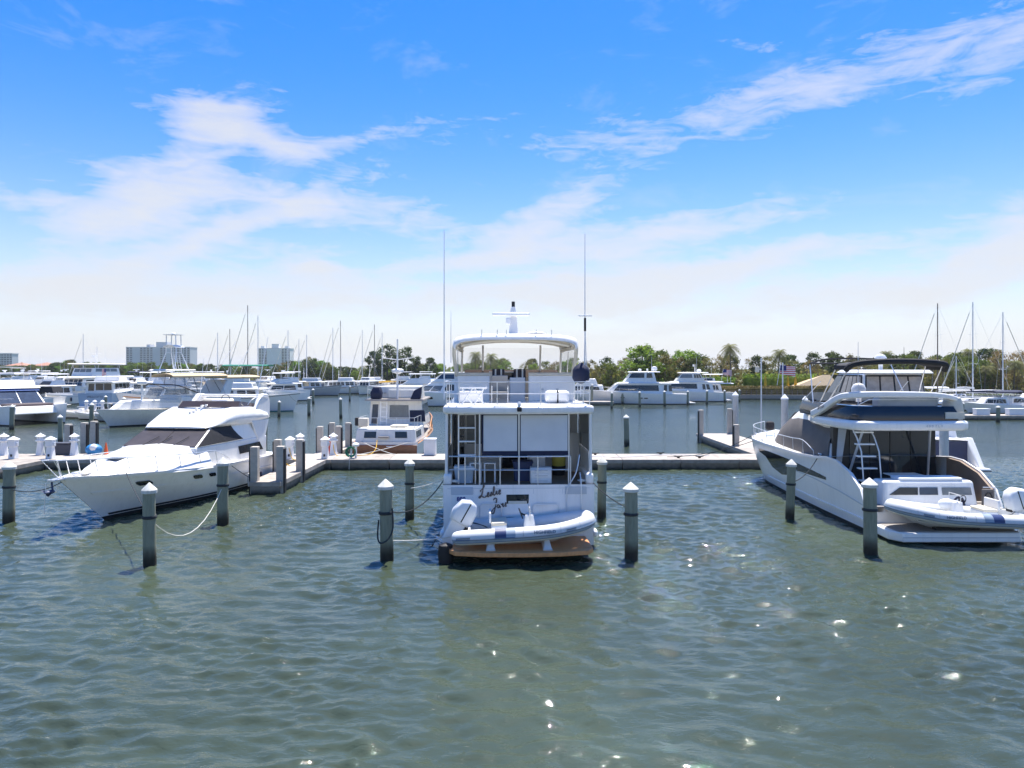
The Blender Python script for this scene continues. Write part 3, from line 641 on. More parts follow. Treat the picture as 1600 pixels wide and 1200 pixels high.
dock('small grey dock corner behind the wooden-transom trawler', -24.2, -6, 127, 130, 'x', .6)
dock('dock between the catamaran and the stern of the blue trawler', -75, -40, 92.5, 95, 'x', .6)
dock('distant dock behind the three motor yachts', 9, 17, 118, 121, 'x', .6)
# ================================================================ generic boats
def canopy(name, m, par, y0, y1, w, z, arch=.25, th=.05, drop=0., nseg=10, taper=1.):
    """cambered canvas top; drop = valance hanging at the edges"""
    rings = []
    for y, k in ((y0, 1.), ((y0+y1)/2, 1.), (y1, taper)):
        up = [(w*k*math.sin(math.pi*(i/nseg-.5)), y, z+arch*math.cos(math.pi*(i/nseg-.5))) for i in range(nseg+1)]
        if drop: up = [(up[0][0]*1.0, y, z-drop)] + up + [(up[-1][0], y, z-drop)]
        rings.append(up + [(p[0]*.985, p[1], p[2]-th) for p in reversed(up)])
    return MB().loft(rings).obj(name, m, par)
def radar_dome(par, x, y, z, r=.32, h=.3): return MB().lathe([(r*.75,0),(r,h*.25),(r,h*.65),(r*.7,h*.95),(r*.1,h*1.08)], (x,y,z), 14).obj('radar_dome', WHITEP, par)
def radar_bar(par, x, y, z, w=1.3, rz=0):
    o = box('radar_pedestal', WHITEP, par, (x,y,z), (.28,.28,.22), .04); box('radar_scanner', WHITEP, par, (x,y,z+.19), (w,.1,.12), .03, rz); return o
def antenna(par, x, y, z, h, lean=0., r=.014, m=None):
    return MB().tube([(x,y,z),(x,y+lean*.5,z+h*.5),(x,y+lean,z+h)], [r*1.3, r, r*.5], 5).obj('antenna', m or WHITEP, par)
def flag(par, x, y, z, s=1.):
    tube('flag_staff', ALU, par, [(x,y,z),(x,y-.25*s,z+1.6*s)], .015*s+.005, 5)
    m = flag_mat(); rings = []
    for i in range(9):
        u = i/8; yy = y-.2*s-u*1.1*s; xx = x+.09*s*math.sin(u*7); rings.append([(xx, yy, z+1.55*s-.15*s*u), (xx+.02, yy, z+.85*s-.2*s*u)])
    return MB().loft(rings, False, False).obj('flag', m, par)
def flag_mat():
    if 'flag_cloth' in MATS: return MATS['flag_cloth']
    m = bpy.data.materials.new('flag_cloth'); m.use_nodes = True; nt = m.node_tree; N = nt.nodes; Lk = nt.links
    tc = N.new('ShaderNodeTexCoord'); sp = N.new('ShaderNodeSeparateXYZ'); Lk.new(tc.outputs['Generated'], sp.inputs[0])
    a = N.new('ShaderNodeMath'); a.operation = 'MULTIPLY'; a.inputs[1].default_value = 6.5; Lk.new(sp.outputs[2], a.inputs[0])
    b = N.new('ShaderNodeMath'); b.operation = 'FRACT'; Lk.new(a.outputs[0], b.inputs[0])
    c = N.new('ShaderNodeMath'); c.operation = 'GREATER_THAN'; c.inputs[1].default_value = .5; Lk.new(b.outputs[0], c.inputs[0])
    mx = N.new('ShaderNodeMix'); mx.data_type = 'RGBA'; Lk.new(c.outputs[0], mx.inputs[0]); mx.inputs[6].default_value = (.75,.75,.75,1); mx.inputs[7].default_value = (.5,.03,.05,1)
    u = N.new('ShaderNodeMath'); u.operation = 'GREATER_THAN'; u.inputs[1].default_value = .58; Lk.new(sp.outputs[1], u.inputs[0])
    v = N.new('ShaderNodeMath'); v.operation = 'GREATER_THAN'; v.inputs[1].default_value = .5; Lk.new(sp.outputs[2], v.inputs[0])
    w = N.new('ShaderNodeMath'); w.operation = 'MULTIPLY'; Lk.new(u.outputs[0], w.inputs[0]); Lk.new(v.outputs[0], w.inputs[1])
    m2 = N.new('ShaderNodeMix'); m2.data_type = 'RGBA'; Lk.new(w.outputs[0], m2.inputs[0]); Lk.new(mx.outputs[2], m2.inputs[6]); m2.inputs[7].default_value = (.02,.03,.16,1)
    Lk.new(m2.outputs[2], N['Principled BSDF'].inputs['Base Color']); N['Principled BSDF'].inputs['Roughness'].default_value = .8
    MATS['flag_cloth'] = m; return m
def hs_stripe(k): return [None, NAVYP, None, WG, None, BLACK, TEAK][int(abs(k)) % 7]
def yacht(name, label, cat, x, y, rz, L, B, sheer, houses=(), hm=None, bot=None, rake=1.5, t0=.45, n=2., wl=.3, tr=.15, rails=(.4,.97,.65,7), bim=(), tops=(), ants=(), radars=(), domes=(), flagp=None, dm=None, rub=BLACK, group=None, ports=(), extra=None, stern=.94, platform=True, masts=()):
    """boat at rest: x, y = midships in the world; rz 0 = bow away from the camera"""
    rz = R(rz); r = thing(name, label, cat, (x+math.sin(rz)*L/2, y-math.cos(rz)*L/2, 0), rz, group)
    h = Hull(r, L, B, sheer, rake=rake, t0=t0, n=n, wl=wl, tr=tr, top=hm or W, bot=bot or BOTTOM, deck=(.0,.12), dm=dm, rub=rub, stern=stern, nst=14)
    for ya, yf, wa, wf, z0, z1, ra, rf, m, wins in houses:
        b = blk('deckhouse', m or W, r, (ya*L, yf*L, wa*B/2, wf*B/2, z0), (ya*L+ra, yf*L-rf, wa*B/2*.93, wf*B/2*.9, z1), bev=.09, seg=2)
        for sides, u0, u1, v0, v1, k, sk, gm in wins:
            for sd in sides:
                for p in row(u0, u1, v0, v1, k, .025, sk): panel('window', gm or GLASS, r, b, {'p':'port','s':'stbd','a':'aft','f':'front'}[sd], p)
    if rails:
        for sd in (-1, 1): h.rail(rails[0], rails[1], rails[2], rails[3], sd, r=.02)
    for y0, y1, w, z, m, zb in bim:
        canopy('bimini', m, r, y0*L, y1*L, w*B/2, z, .22, .05, .06)
        for sd in (-1, 1):
            for yy in (y0, y1): tube('bimini_pole', SS, r, [(sd*w*B/2*.97, yy*L, z), (sd*w*B/2*.97, lp(yy, (y0+y1)/2, .6)*L, zb)], .02, 5)
    for y0, y1, w, z, zb, m in tops:
        blk('hardtop', m or W, r, (y0*L, y1*L, w*B/2, w*B/2*.9, z), (y0*L+.1, y1*L-.25, w*B/2*.95, w*B/2*.8, z+.16), .06)
        for sd in (-1, 1):
            for yy in (y0+.02, y1-.03): tube('hardtop_post', ALU, r, [(sd*w*B/2*.88, yy*L, z), (sd*w*B/2*.92, yy*L-.1, zb)], .035, 6)
    for a in ants: antenna(r, *a)
    for a in radars: radar_bar(r, *a)
    for a in domes: radar_dome(r, *a)
    for mx_, my, mz, mh in masts:
        MB().tube([(mx_,my*L,mz),(mx_,my*L,mz+mh)], [.09,.05], 7).obj('mast', W, r)
        tube('spreader', W, r, [(mx_-.9,my*L,mz+mh*.62),(mx_,my*L,mz+mh*.6),(mx_+.9,my*L,mz+mh*.62)], .03, 5)
    if flagp: flag(r, *flagp)
    for sd, t, f, s in ports: h.strip('porthole', GLASS, [(t, h.S(t)*f-s*.3, h.S(t)*f+s*.3), (t+s/L*2.2, h.S(t)*f-s*.3, h.S(t)*f+s*.3)], sd)
    if hs_stripe(px_key := x*7.3+y*3.1): h.strip('hull_stripe', hs_stripe(px_key), [(t, h.S(t)*.80, h.S(t)*.86) for t in (.0,.15,.3,.45,.6,.72,.82,.9,.96)], -1, .012); h.strip('hull_stripe', hs_stripe(px_key), [(t, h.S(t)*.80, h.S(t)*.86) for t in (.0,.15,.3,.45,.6,.72,.82,.9,.96)], 1, .012)
    if platform: MB().prism([(-B*.42,-.9),(B*.42,-.9),(B*.46,.15),(-B*.46,.15)], 'z', .22, .34).obj('swim_platform', W, r, bev=.03)
    if extra: extra(r, h, L, B)
    return r
def sailboat(label, x, y, rz, L, mh, hm=None, sail=None, mm=None, group=None, mx=.55):
    rz = R(rz); B = L*.3; r = thing('sailboat', label, 'sailboat', (x+math.sin(rz)*L/2, y-math.cos(rz)*L/2, 0), rz, group)
    h = Hull(r, L, B, (1.1, 1.45), rake=1.3, t0=.3, n=1.9, wl=.5, tr=.5, top=hm or W, bot=BOTTOM, deck=(0.,.05), stern=.7, nst=12)
    b = blk('cabin', W, r, (.36*L,.72*L,B*.3,B*.2,1.15), (.38*L,.68*L,B*.26,B*.16,1.62), .08)
    for sd in ('port','stbd'):
        for p in row(.12,.85,.35,.75,3,.08): panel('window', GLASS, r, b, sd, p)
    MB().tube([(0,mx*L,1.3),(0,mx*L,mh)], [.1,.065], 8).obj('mast', mm or ALU, r)
    MB().tube([(0,mx*L,2.5),(0,.12*L,2.6)], .06, 6).obj('boom', ALU, r)
    MB().tube([(0,mx*L-.1,2.66),(0,.36*L,2.75),(0,.13*L,2.72)], [.2,.17,.1], 8).obj('sail_cover', sail or NAVY, r)
    for f in (.42,.7): tube('spreader', ALU, r, [(-B*.26,mx*L-.1,mh*f),(0,mx*L,mh*f+.03),(B*.26,mx*L-.1,mh*f)], .022, 5)
    for p, q in (((0,mx*L,mh*.98),(0,L*.985,1.5)), ((0,mx*L,mh*.99),(0,.02*L,1.2)), ((0,mx*L,mh*.96),(-B*.46,mx*L-.2,1.25)), ((0,mx*L,mh*.96),(B*.46,mx*L-.2,1.25))): tube('stay', SS, r, [p, q], .012, 4)
    MB().tube([(0,mx*L+.1*(L*.43)/1,mh*.9),(0,L*.97,1.6)], [.05,.07], 6).obj('furled_jib', CREAM, r)
    for sd in (-1,1): h.rail(.03,.97,.6,8,sd,r=.012,name='lifeline')
    return r
G = GLASS
# ---- three white motor yachts lying bow-left in front of the shore trees
yacht('motor_yacht', 'long white motor yacht with dark window band and radar dome, bow nearest the central yacht', 'yacht', at(990,123), 123, 88, 18.5, 5.2, (1.75,2.5),
  houses=[(.16,.80,.86,.55,1.7,3.6,.2,2.6,None,[('ps',.0,.13,.3,.85,2,0,None),('ps',.2,.9,.32,.82,1,.03,None),('f',.08,.92,.3,.85,3,0,None)]),
          (.10,.66,.9,.7,3.55,3.75,.0,.5,None,[]),
          (.30,.60,.72,.5,3.7,5.5,.5,1.4,None,[('ps',.1,.32,.45,.9,1,0,None),('ps',.4,.95,.45,.9,1,.02,None),('f',.06,.94,.4,.9,3,0,None)]),
          (.27,.55,.7,.55,5.45,5.62,0,.2,None,[])],
  ants=[(.8,6,5.6,3.2),(-.8,6.3,5.6,2.4)], radars=[(0,6.9,5.85)], domes=[(.6,5.6,5.7,.5,.75),(-.7,8.3,5.7,.3,.35)], ports=((1,.45,.55,.3),(-1,.45,.55,.3),(-1,.4,.55,.3),(-1,.62,.55,.3)), rub=None)
yacht('motor_yacht', 'white flybridge yacht with raked arch and flag, moored behind the long one', 'yacht', at(1062,133), 133, 86, 16.5, 5, (1.7,2.6),
  houses=[(.14,.78,.84,.55,1.7,3.6,.4,2.4,None,[('ps',.06,.2,.3,.8,2,.02,None),('ps',.3,.92,.36,.84,1,.04,None),('f',.08,.92,.3,.85,3,0,None)]),
          (.04,.62,.86,.7,3.55,3.72,0,.4,None,[]),
          (.24,.56,.74,.55,3.7,5.3,.9,1.3,W2,[('ps',.05,.35,.42,.85,3,0,None),('ps',.42,.95,.42,.85,1,.03,GLASSG),('f',.06,.94,.4,.9,3,0,GLASSG)]),
          (.20,.52,.72,.55,5.25,5.42,0,.2,None,[])],
  ants=[(.8,5,5.5,3.0),(-.9,5.3,5.5,2.6)], radars=[(0,5.7,6.6)], domes=[(.6,4.6,5.4,.42,.55)], masts=((0,.33,5.4,1.3),), flagp=(0,.6,3.7,1.5), rub=None)
yacht('motor_yacht', 'smaller white yacht with open aft deck, beside the clipped hedge', 'yacht', at(1098,139), 139, 84, 11.5, 4.4, (1.5,2.2),
  houses=[(.2,.75,.84,.55,1.5,3.2,.4,1.6,None,[('ps',.1,.4,.3,.8,3,.02,None),('ps',.45,.92,.36,.84,1,.04,None)]),(.02,.66,.9,.7,3.15,3.3,0,.4,None,[]),
          (.3,.55,.7,.55,3.3,4.3,.3,.7,None,[('ps',.2,.9,.5,.9,1,0,None)])], ants=[(.6,4,4.3,3)], radars=[(0,4.3,4.6)], rub=None, tops=((.05,.5,.8,4.9,3.3,None),))
yacht('motor_yacht', 'white yacht bow half hidden behind the central yacht and its covered grill', 'yacht', at(905,128), 128, 86, 13, 4.6, (1.6,2.3),
  houses=[(.16,.76,.84,.5,1.6,3.2,.3,2.0,None,[('ps',.1,.9,.36,.84,2,.04,None)]),(.25,.55,.7,.55,3.2,4.3,.4,.8,None,[])], radars=[(0,5.4,4.7)], masts=((0,.38,4.2,1.6),), rub=None)
# ---- blue-white modern yachts behind the wooden-transom trawler
yacht('motor_yacht', 'sleek white yacht with oval hull windows behind the wooden-transom trawler', 'yacht', at(672,116), 116, 100, 16, 5, (2.0,2.9),
  houses=[(.1,.7,.86,.5,2.0,3.9,.3,3.4,None,[('ps',.08,.5,.28,.8,1,.03,None),('ps',.55,.95,.25,.7,2,.05,GLASSG),('f',.08,.92,.3,.85,3,0,None)]),
          (.12,.5,.78,.5,3.85,5.4,.5,2.2,None,[('ps',.3,.95,.38,.85,1,.06,GLASSB),('f',.06,.94,.3,.9,3,0,GLASSB)]),(.08,.42,.74,.55,5.35,5.55,0,.5,None,[])],
  ports=((1,.3,.6,.6),(-1,.28,.6,.6),(-1,.5,.6,.6)), radars=[(0,4.5,5.8)], rub=None)
yacht('express_cruiser', 'white express cruiser with dark side glass beside the sleek oval-window yacht', 'cruiser', at(632,125), 125, 80, 14, 4.6, (1.6,2.4),
  houses=[(.2,.72,.84,.5,1.6,3.4,.3,2.8,None,[('ps',.1,.95,.3,.82,1,.05,None),('f',.08,.92,.3,.85,3,0,None)]),(.1,.5,.8,.6,3.4,4.4,.4,1.6,W,[])], radars=[(0,4,4.8)], rub=None, tops=((.12,.42,.7,5.1,4.2,None),))
# ---- trawlers at the far pontoon
def trawler(label, px, d, rz, L, hm, hs, cab=None, group=None, mh=0., bot=None):
    c = cab or W
    return yacht('trawler', label, 'trawler', at(px,d), d, rz, L, L*.31, hs, houses=[
      (.1,.66,.8,.7,hs[0]-.1,hs[0]+1.55,.05,.35,c,[('ps',.06,.6,.38,.85,4,0,None),('ps',.66,.95,.38,.85,2,0,None),('f',.08,.92,.35,.85,3,0,None),('a',.1,.9,.3,.85,3,0,None)]),
      (.06,.70,.88,.74,hs[0]+1.5,hs[0]+1.62,0,.2,W,[]), (.3,.6,.72,.62,hs[0]+1.62,hs[0]+2.4,.1,.3,c,[('f',.1,.9,.3,.8,2,0,GLASSG)])],
      hm=hm, bot=bot, rake=1.0, t0=.5, wl=.45, masts=((0,.3,hs[0]+1.6,mh),) if mh else (), dm=W2, group=group, rails=(.3,.97,.7,8), platform=False)
trawler('grey-hulled trawler with cream bow at the far pontoon', 492, 160, -92, 12.5, GHULL, (1.6,2.5), WG, mh=3)
trawler('white trawler with dark cabin windows behind the grey-hulled one', 545, 172, -88, 12, W, (1.5,2.3), mh=2.5)
trawler('white trawler with boxy cabin at the far pontoon by the yellow-green canvas', 573, 168, 172, 12, W2, (1.6,2.3), mh=0)
trawler('small white trawler tucked behind the two far trawlers', 590, 182, -86, 10, W, (1.5,2.2), mh=3.5)
trawler('white trawler with teal bottom paint and blue windows, bow by a mooring piling', 382, 101, -82, 15.5, W, (1.75,2.7), mh=0, bot=TEAL)
# ---- left-hand marina
yacht('motor_yacht', 'tall white pilothouse yacht with enclosed flybridge and signal mast', 'yacht', at(142,128), 128, 172, 19, 6, (2.2,3.4),
  houses=[(.12,.75,.86,.7,2.2,4.6,.2,.8,None,[('ps',.06,.95,.4,.8,5,0,None),('f',.06,.94,.35,.85,4,0,GLASSB),('a',.1,.9,.2,.85,3,0,None)]),
          (.08,.78,.92,.78,4.55,4.75,0,.3,None,[]),(.25,.62,.78,.7,4.75,6.2,.3,.5,None,[('ps',.1,.9,.55,.92,3,0,GLASSG),('f',.08,.92,.5,.9,3,0,GLASSG)]),(.2,.66,.84,.76,6.9,7.05,0,.2,None,[])],
  masts=((0,.42,7.0,3.0),), radars=[(0,8.6,8.2)], ants=[(1,7,7,5),(-1,7,7,3)], tops=((.24,.62,.8,6.75,6.1,None),), rub=None)
yacht('trawler', 'pale blue trawler showing its lettered stern, beside the tall pilothouse yacht', 'trawler', at(178,116), 116, 8, 14, 5.2, (2.3,3.0),
  houses=[(.12,.7,.82,.7,2.2,4.0,.05,.4,W,[('a',.1,.3,.25,.85,1,0,None),('a',.36,.92,.3,.88,2,0,None),('ps',.08,.9,.4,.85,4,0,None)]),(.04,.74,.9,.74,3.95,4.08,0,.2,W,[]),(.3,.6,.72,.62,4.1,4.9,.1,.3,W,[])],
  hm=LBLUE, flagp=(1.6,.2,4.0,1.4), ants=[(1,6,4.9,4)], rub=None,
  extra=lambda r,h,L,B: text('stern_lettering', 'WILLCOTTE', .42, NAVYP, r, (0,-.02,1.75), (R(90),0,0)))
def tower_extra(r, h, L, B):
    z0 = 6.0
    for s in (-1, 1):
        for ya, yb in ((.26*L, .36*L), (.50*L, .42*L)): tube('tower_leg', ALU, r, [(s*1.75, ya, z0-1.9), (s*.95, yb, z0+2.4), (s*.85, yb, z0+5.0)], .075, 6)
    for z, w in ((z0+2.4, .95), (z0+3.3,.9)): tube('tower_ring', ALU, r, [(-w,.36*L,z),(w,.36*L,z),(w,.42*L,z),(-w,.42*L,z),(-w,.36*L,z)], .045, 6)
    canopy('tower_buggy_top', WG, r, .335*L, .445*L, 1.2, z0+3.15, .4, .05)
    box('tower_shade', WG, r, (0, .39*L, z0+5.0), (2.3, 1.7, .07), .02); radar_dome(r, 0, .39*L, z0+5.05, .3, .25)
    for sx in (-.35, .55):
        for zz in range(7): box('tower_rung', ALU, r, (sx+.25, .31*L+zz*.09, z0-1.4+zz*.5), (.5,.06,.05))
        for e in (0, .5): tube('tower_ladder_rail', ALU, r, [(sx+e,.30*L,z0-1.6),(sx+e,.35*L,z0+2.1)], .03, 5)
yacht('sport_fishing_boat', 'white sport fishing boat with tall aluminium tuna tower', 'fishing boat', at(256,101), 101, 160, 16, 5.4, (1.5,3.0),
  houses=[(.3,.66,.8,.6,1.6,3.6,.1,1.6,None,[('ps',.1,.92,.35,.8,1,.03,None),('f',.08,.92,.3,.85,1,0,None)]),(.26,.6,.84,.64,3.55,3.75,0,.3,None,[]),(.34,.54,.66,.58,3.75,4.55,.1,.2,None,[])],
  tops=((.26,.56,.8,5.85,3.8,None),), ants=[(1.2,5,5.5,5),(-1.2,5,5.5,4)], extra=tower_extra, rub=None)
def express_extra(r, h, L, B):
    # curved dark-framed windscreen and canvas enclosure
    z = .9
    for s in (-1, 1):
        tube('windscreen_frame', CHAR, r, [(0,.64*L,3.55+z),(s*1.5,.605*L,3.5+z),(s*2.05,.52*L,3.35+z),(s*2.25,.40*L,2.6+z),(s*2.35,.33*L,2.1+z)], .06, 6, 5)
        MB().add([(0,.64*L,3.5+z),(s*1.5,.605*L,3.45+z),(s*2.05,.52*L,3.3+z),(s*2.2,.40*L,2.6+z),(s*2.15,.40*L,2.3),(s*1.9,.62*L,2.45),(s*1.3,.675*L,2.5),(0,.7*L,2.55)], [(0,7,6,1),(1,6,5,2),(2,5,4,3)]).obj('windscreen', CLEAR, r)
        for t in range(4): tube('enclosure_frame', CHAR, r, [(s*2.15,(.2+.09*t)*L,2.5+z),(s*1.7,(.26+.07*t)*L,4.5+z)], .025, 5)
        MB().add([(s*2.15,.16*L,2.2+z),(s*2.2,.42*L,2.4+z),(s*1.75,.52*L,4.5+z),(s*1.75,.2*L,4.5+z)], [(0,1,2,3)]).obj('clear_curtain', CLEAR, r)
    canopy('forward_canopy', TAN, r, .14*L, .56*L, 2.05, 4.4+z, .3, .05, .1)
    canopy('cockpit_canopy', TAN, r, -.14*L, .15*L, 2.05, 4.2+z, .25, .05, .12)
    blk('radar_arch', W2, r, (.14*L,.24*L,2.2,2.2,2.0), (.08*L,.14*L,1.9,1.9,3.9+z), .1)
    MB().tube([(-.6,.72*L,2.6),(-.6,.72*L,4.4)], .1, 8).obj('dome_stand', W, r); radar_dome(r, -.6, .72*L, 4.4, .5, .5)
    blk('cockpit_side', W2, r, (.02*L,.5*L,2.3,2.2,1.6), (.05*L,.5*L,2.2,2.1,3.1), .12)
    for sd in (-1, 1): tube('antenna', WHITEP, r, [(sd*1.7,.12*L,4.5),(sd*1.7,-.1*L,9.5)], .02, 5)
yacht('express_cruiser', 'cream express cruiser with tan canopies and dark curved windscreen frame behind the left cruiser', 'cruiser', at(266,80), 80, 148, 16.5, 5.2, (1.45,1.95),
  houses=[(.45,.90,.78,.25,1.8,2.75,.0,1.2,W2,[])], hm=W2, extra=express_extra, rub=None, t0=.5, dm=W2)
def cat_boat():
    r = thing('power_catamaran', 'white power catamaran with blue-shaded windscreen showing its twin bows', 'catamaran', (-62, 84, 0), R(238))
    L = 13.
    for sx in (-2.55, 2.55):
        hh = Hull(r, L, 2.0, (1.5,2.25), rake=.5, t0=.55, n=2.2, wl=.4, deck=(0.,.0), nst=12)
        for c in (hh.top, hh.bot, hh.deck): c.location.x = sx
        for s2 in (-1, 1):
            q = hh.strip('hull_window', GLASS, [(.35,.95,1.25),(.6,.9,1.45),(.8,1.1,1.5)], s2); q.location.x = sx
    blk('bridge_deck', W, r, (.3,11.6,3.2,2.7,1.15), (.3,11.2,3.2,2.6,2.0), .12)
    b = blk('deckhouse', W, r, (1.2,8.6,3.0,2.6,1.9), (1.4,6.6,2.7,2.2,3.9), .15)
    panel('windscreen', GLASSB, r, b, 'front', rect(.05,.12,.49,.85)); panel('windscreen', GLASSB, r, b, 'front', rect(.51,.12,.95,.85))
    for s in ('port','stbd'):
        for p in row(.2,.95,.35,.82,2,.03,.04): panel('window', GLASSB, r, b, s, p)
    blk('brow', mat('blue_canvas',(.03,.09,.3),.7), r, (5.9,7.1,2.55,2.45,3.62), (5.9,6.8,2.5,2.4,3.84), .03)
    blk('roof', W, r, (.4,7.0,3.0,2.6,3.88), (.5,6.8,2.9,2.5,4.1), .08)
    blk('foredeck_lounge', mat('brown_cushion',(.1,.075,.075),.7), r, (8.7,11.0,2.3,2.2,2.0), (8.7,10.9,2.2,2.1,2.28), .08)
    blk('flybridge', W, r, (1.5,5.2,2.2,2.0,4.1), (1.6,4.9,2.1,1.8,4.8), .1)
    canopy('fly_canopy', W2, r, 1.2, 4.6, 2.1, 6.2, .15, .06)
    for s in (-1,1):
        for y in (1.5,4.4): tube('canopy_post', ALU, r, [(s*1.9,y,4.7),(s*1.9,y,6.2)], .03, 5)
        tube('bow_rail', SS, r, [(s*3.3,6,1.9),(s*3.3,6.3,2.6),(s*3.2,11,2.9),(s*2.6,12.6,2.95)], .02, 5, 4)
cat_boat()
def skiff(label, px, d, rz, L, hm=None, group=None, console=True, motor=BLACK):
    r = thing('skiff', label, 'skiff', (at(px,d), d, 0), R(rz), group); B = L*.33
    h = Hull(r, L, B, (.62,.95), y0=-L/2, rake=.6, t0=.4, wl=.35, top=hm or W, deck=(0.,.22), nst=10, rub=None)
    if console:
        blk('console', W, r, (-.35,.25,.38,.36,.4), (-.3,.1,.34,.3,1.25), .05); box('seat', CREAM, r, (0,-.9,.75), (.8,.4,.55), .06)
    blk('outboard_motor', motor, r, (-L/2-.45,-L/2+.1,.2,.2,.75), (-L/2-.4,-L/2,.17,.16,1.35), .07); box('motor_leg', motor, r, (0,-L/2-.18,.3), (.14,.25,.95))
    for sd in (-1, 1): h.rail(.5,.97,.25,4,sd,r=.014)
skiff('white open skiff lying in front of the pedestals beyond the catamaran', 126, 88, 95, 6.0, group=None)
skiff('white skiff with dark outboard next to the open skiff', 156, 85, 85, 6.4)
skiff('grey open boat moored behind the square posts by the cream cruiser', 188, 82, 88, 6.2, GHULL)
# packed boats behind the catamaran and on both sides: seen only as tops
rb = random.Random(5)
packed = [(12,112,'white flybridge yacht with purple-blue side glass packed behind the catamaran',GLASSB,100,15),(38,124,'white yacht with long grey window band behind the catamaran roof',GLASSG,95,15),(62,150,'small white cruiser in the crowd below the green trees',G,175,11),
  (72,118,'white sedan cruiser with black canopy behind the catamaran bow',G,165,12),(92,138,'white cruiser with curved black screen beside the tall pilothouse yacht',G,170,12),(22,165,'distant white motor yacht under the pink house',G,92,14),(-12,120,'white yacht cut by the frame beside the catamaran',G,95,14),
  (205,135,'white cruiser with arch mast beside the pale blue trawler',G,176,12),(225,150,'white convertible with low hardtop beyond the pale blue trawler',G,170,12),(300,155,'white houseboat with grey railings under the green canopy',G,90,15),(430,132,'white sport yacht beyond the teal-bottomed trawler bow',G,140,12),
  (444,142,'white cruiser with dark dinghy on its bow beyond the teal-bottomed trawler',G,150,11),(340,140,'white yacht hidden behind the tan canopies',G,95,13),(5,142,'white sedan yacht under the left-hand trees behind the catamaran',GLASSG,98,14),(48,178,'white yacht below the long pink house',G,90,13),(84,168,'white cruiser just left of the tall pilothouse yacht mast',G,100,12),(112,172,'white sport yacht behind the tall pilothouse yacht',G,84,14),(196,168,'white convertible below the wide tower',G,95,13),(238,176,'white cruiser below the tuna tower legs',G,88,13),(268,150,'white yacht behind the cream express canopies',GLASSG,100,14),(318,172,'white yacht below the green canopy trees',G,92,13),(412,168,'white flybridge boat in front of the pale tower',G,170,12),(700,150,'white yacht half hidden by the central yacht port side',G,95,14),(620,185,'white cruiser beneath the big dark trees',G,86,12),(655,190,'low white cruiser behind the sleek oval-window yacht',G,95,12)]
def clutter(r, h, L, B):
    z = h.S(.1); k = rb.random()
    if k < .6: blk('cockpit_canvas', rb.choice((NAVY,CHAR,W2,TAN)), r, (.01*L,.14*L,B*.4,B*.4,z+.7), (.03*L,.14*L,B*.36,B*.36,z+1.6), .08)
    if k > .35: blk('windscreen_cover', rb.choice((GREYC,CHAR,W2)), r, (.46*L,.56*L,B*.3,B*.22,z+1.82), (.46*L,.5*L,B*.28,B*.2,z+2.45), .05)
    for sd in (-1, 1):
        for t in (.25,.5,.7): x_, y_, z_ = h.P(t, h.S(t)*.55, sd, .12); MB().lathe([(.03,-.35),(.12,-.28),(.13,0),(.12,.28),(.03,.35)], (x_, y_, z_), 8).obj('fender', rb.choice((WHITEP,NAVY)), r)
    blk('tender', HYP if k < .5 else GHULL, r, (.6*L,.78*L,.5,.3,h.S(.65)+.05), (.6*L,.77*L,.6,.35,h.S(.65)+.5), .12)
for px, d, lab, gm, rz, L in packed:
    hs = (rb.uniform(1.4,1.8), rb.uniform(2.2,2.7)); z = hs[0]; u = rb.uniform(.1,.2)
    yacht('motor_yacht', lab, 'yacht', at(px,d), d, rz, L, L*.31, hs, houses=[(u,.74,.84,.55,z,z+1.7,.2,1.8,None,[('ps',.08,.9,.32,.8,rb.choice((1,2,4)),.03,gm),('f',.08,.92,.3,.85,3,0,gm),('a',.1,.9,.25,.85,3,0,gm)]),
       (u-.06,.62,.88,.7,z+1.66,z+1.8,0,.3,None,[]),(u+.1,.52,.7,.58,z+1.8,z+2.6,.2,.6,None,[('f',.1,.9,.35,.85,2,0,GLASSG)])],
       tops=((u+.05,.5,.74,z+3.6,z+2.5,None),) if rb.random() < .6 else (), bim=((u,.42,.72,z+3.5,rb.choice((CHAR,NAVY,W2)),z+2.4),) if rb.random() < .35 else (),
       extra=clutter, ants=[(rb.uniform(-1,1),L*.3,z+2.6,rb.uniform(2.5,5))], radars=[(0,L*.36,z+3.95)] if rb.random() < .6 else (), rub=None, group='boats packed in the far berths')
o = yacht('trawler', 'white trawler under a long dark green canopy behind the tan canopies', 'trawler', at(360,128), 128, 92, 15, 4.8, (1.8,2.6),
  houses=[(.1,.7,.84,.65,1.8,3.7,.1,.6,None,[('ps',.08,.92,.4,.85,5,0,None)]),(.06,.72,.9,.7,3.65,3.8,0,.2,None,[]),(.3,.55,.7,.6,3.8,4.7,.1,.3,None,[])], bim=((.02,.55,.86,6.6,GREENC,3.8),), masts=((0,.5,4.6,3.2),), rub=None)
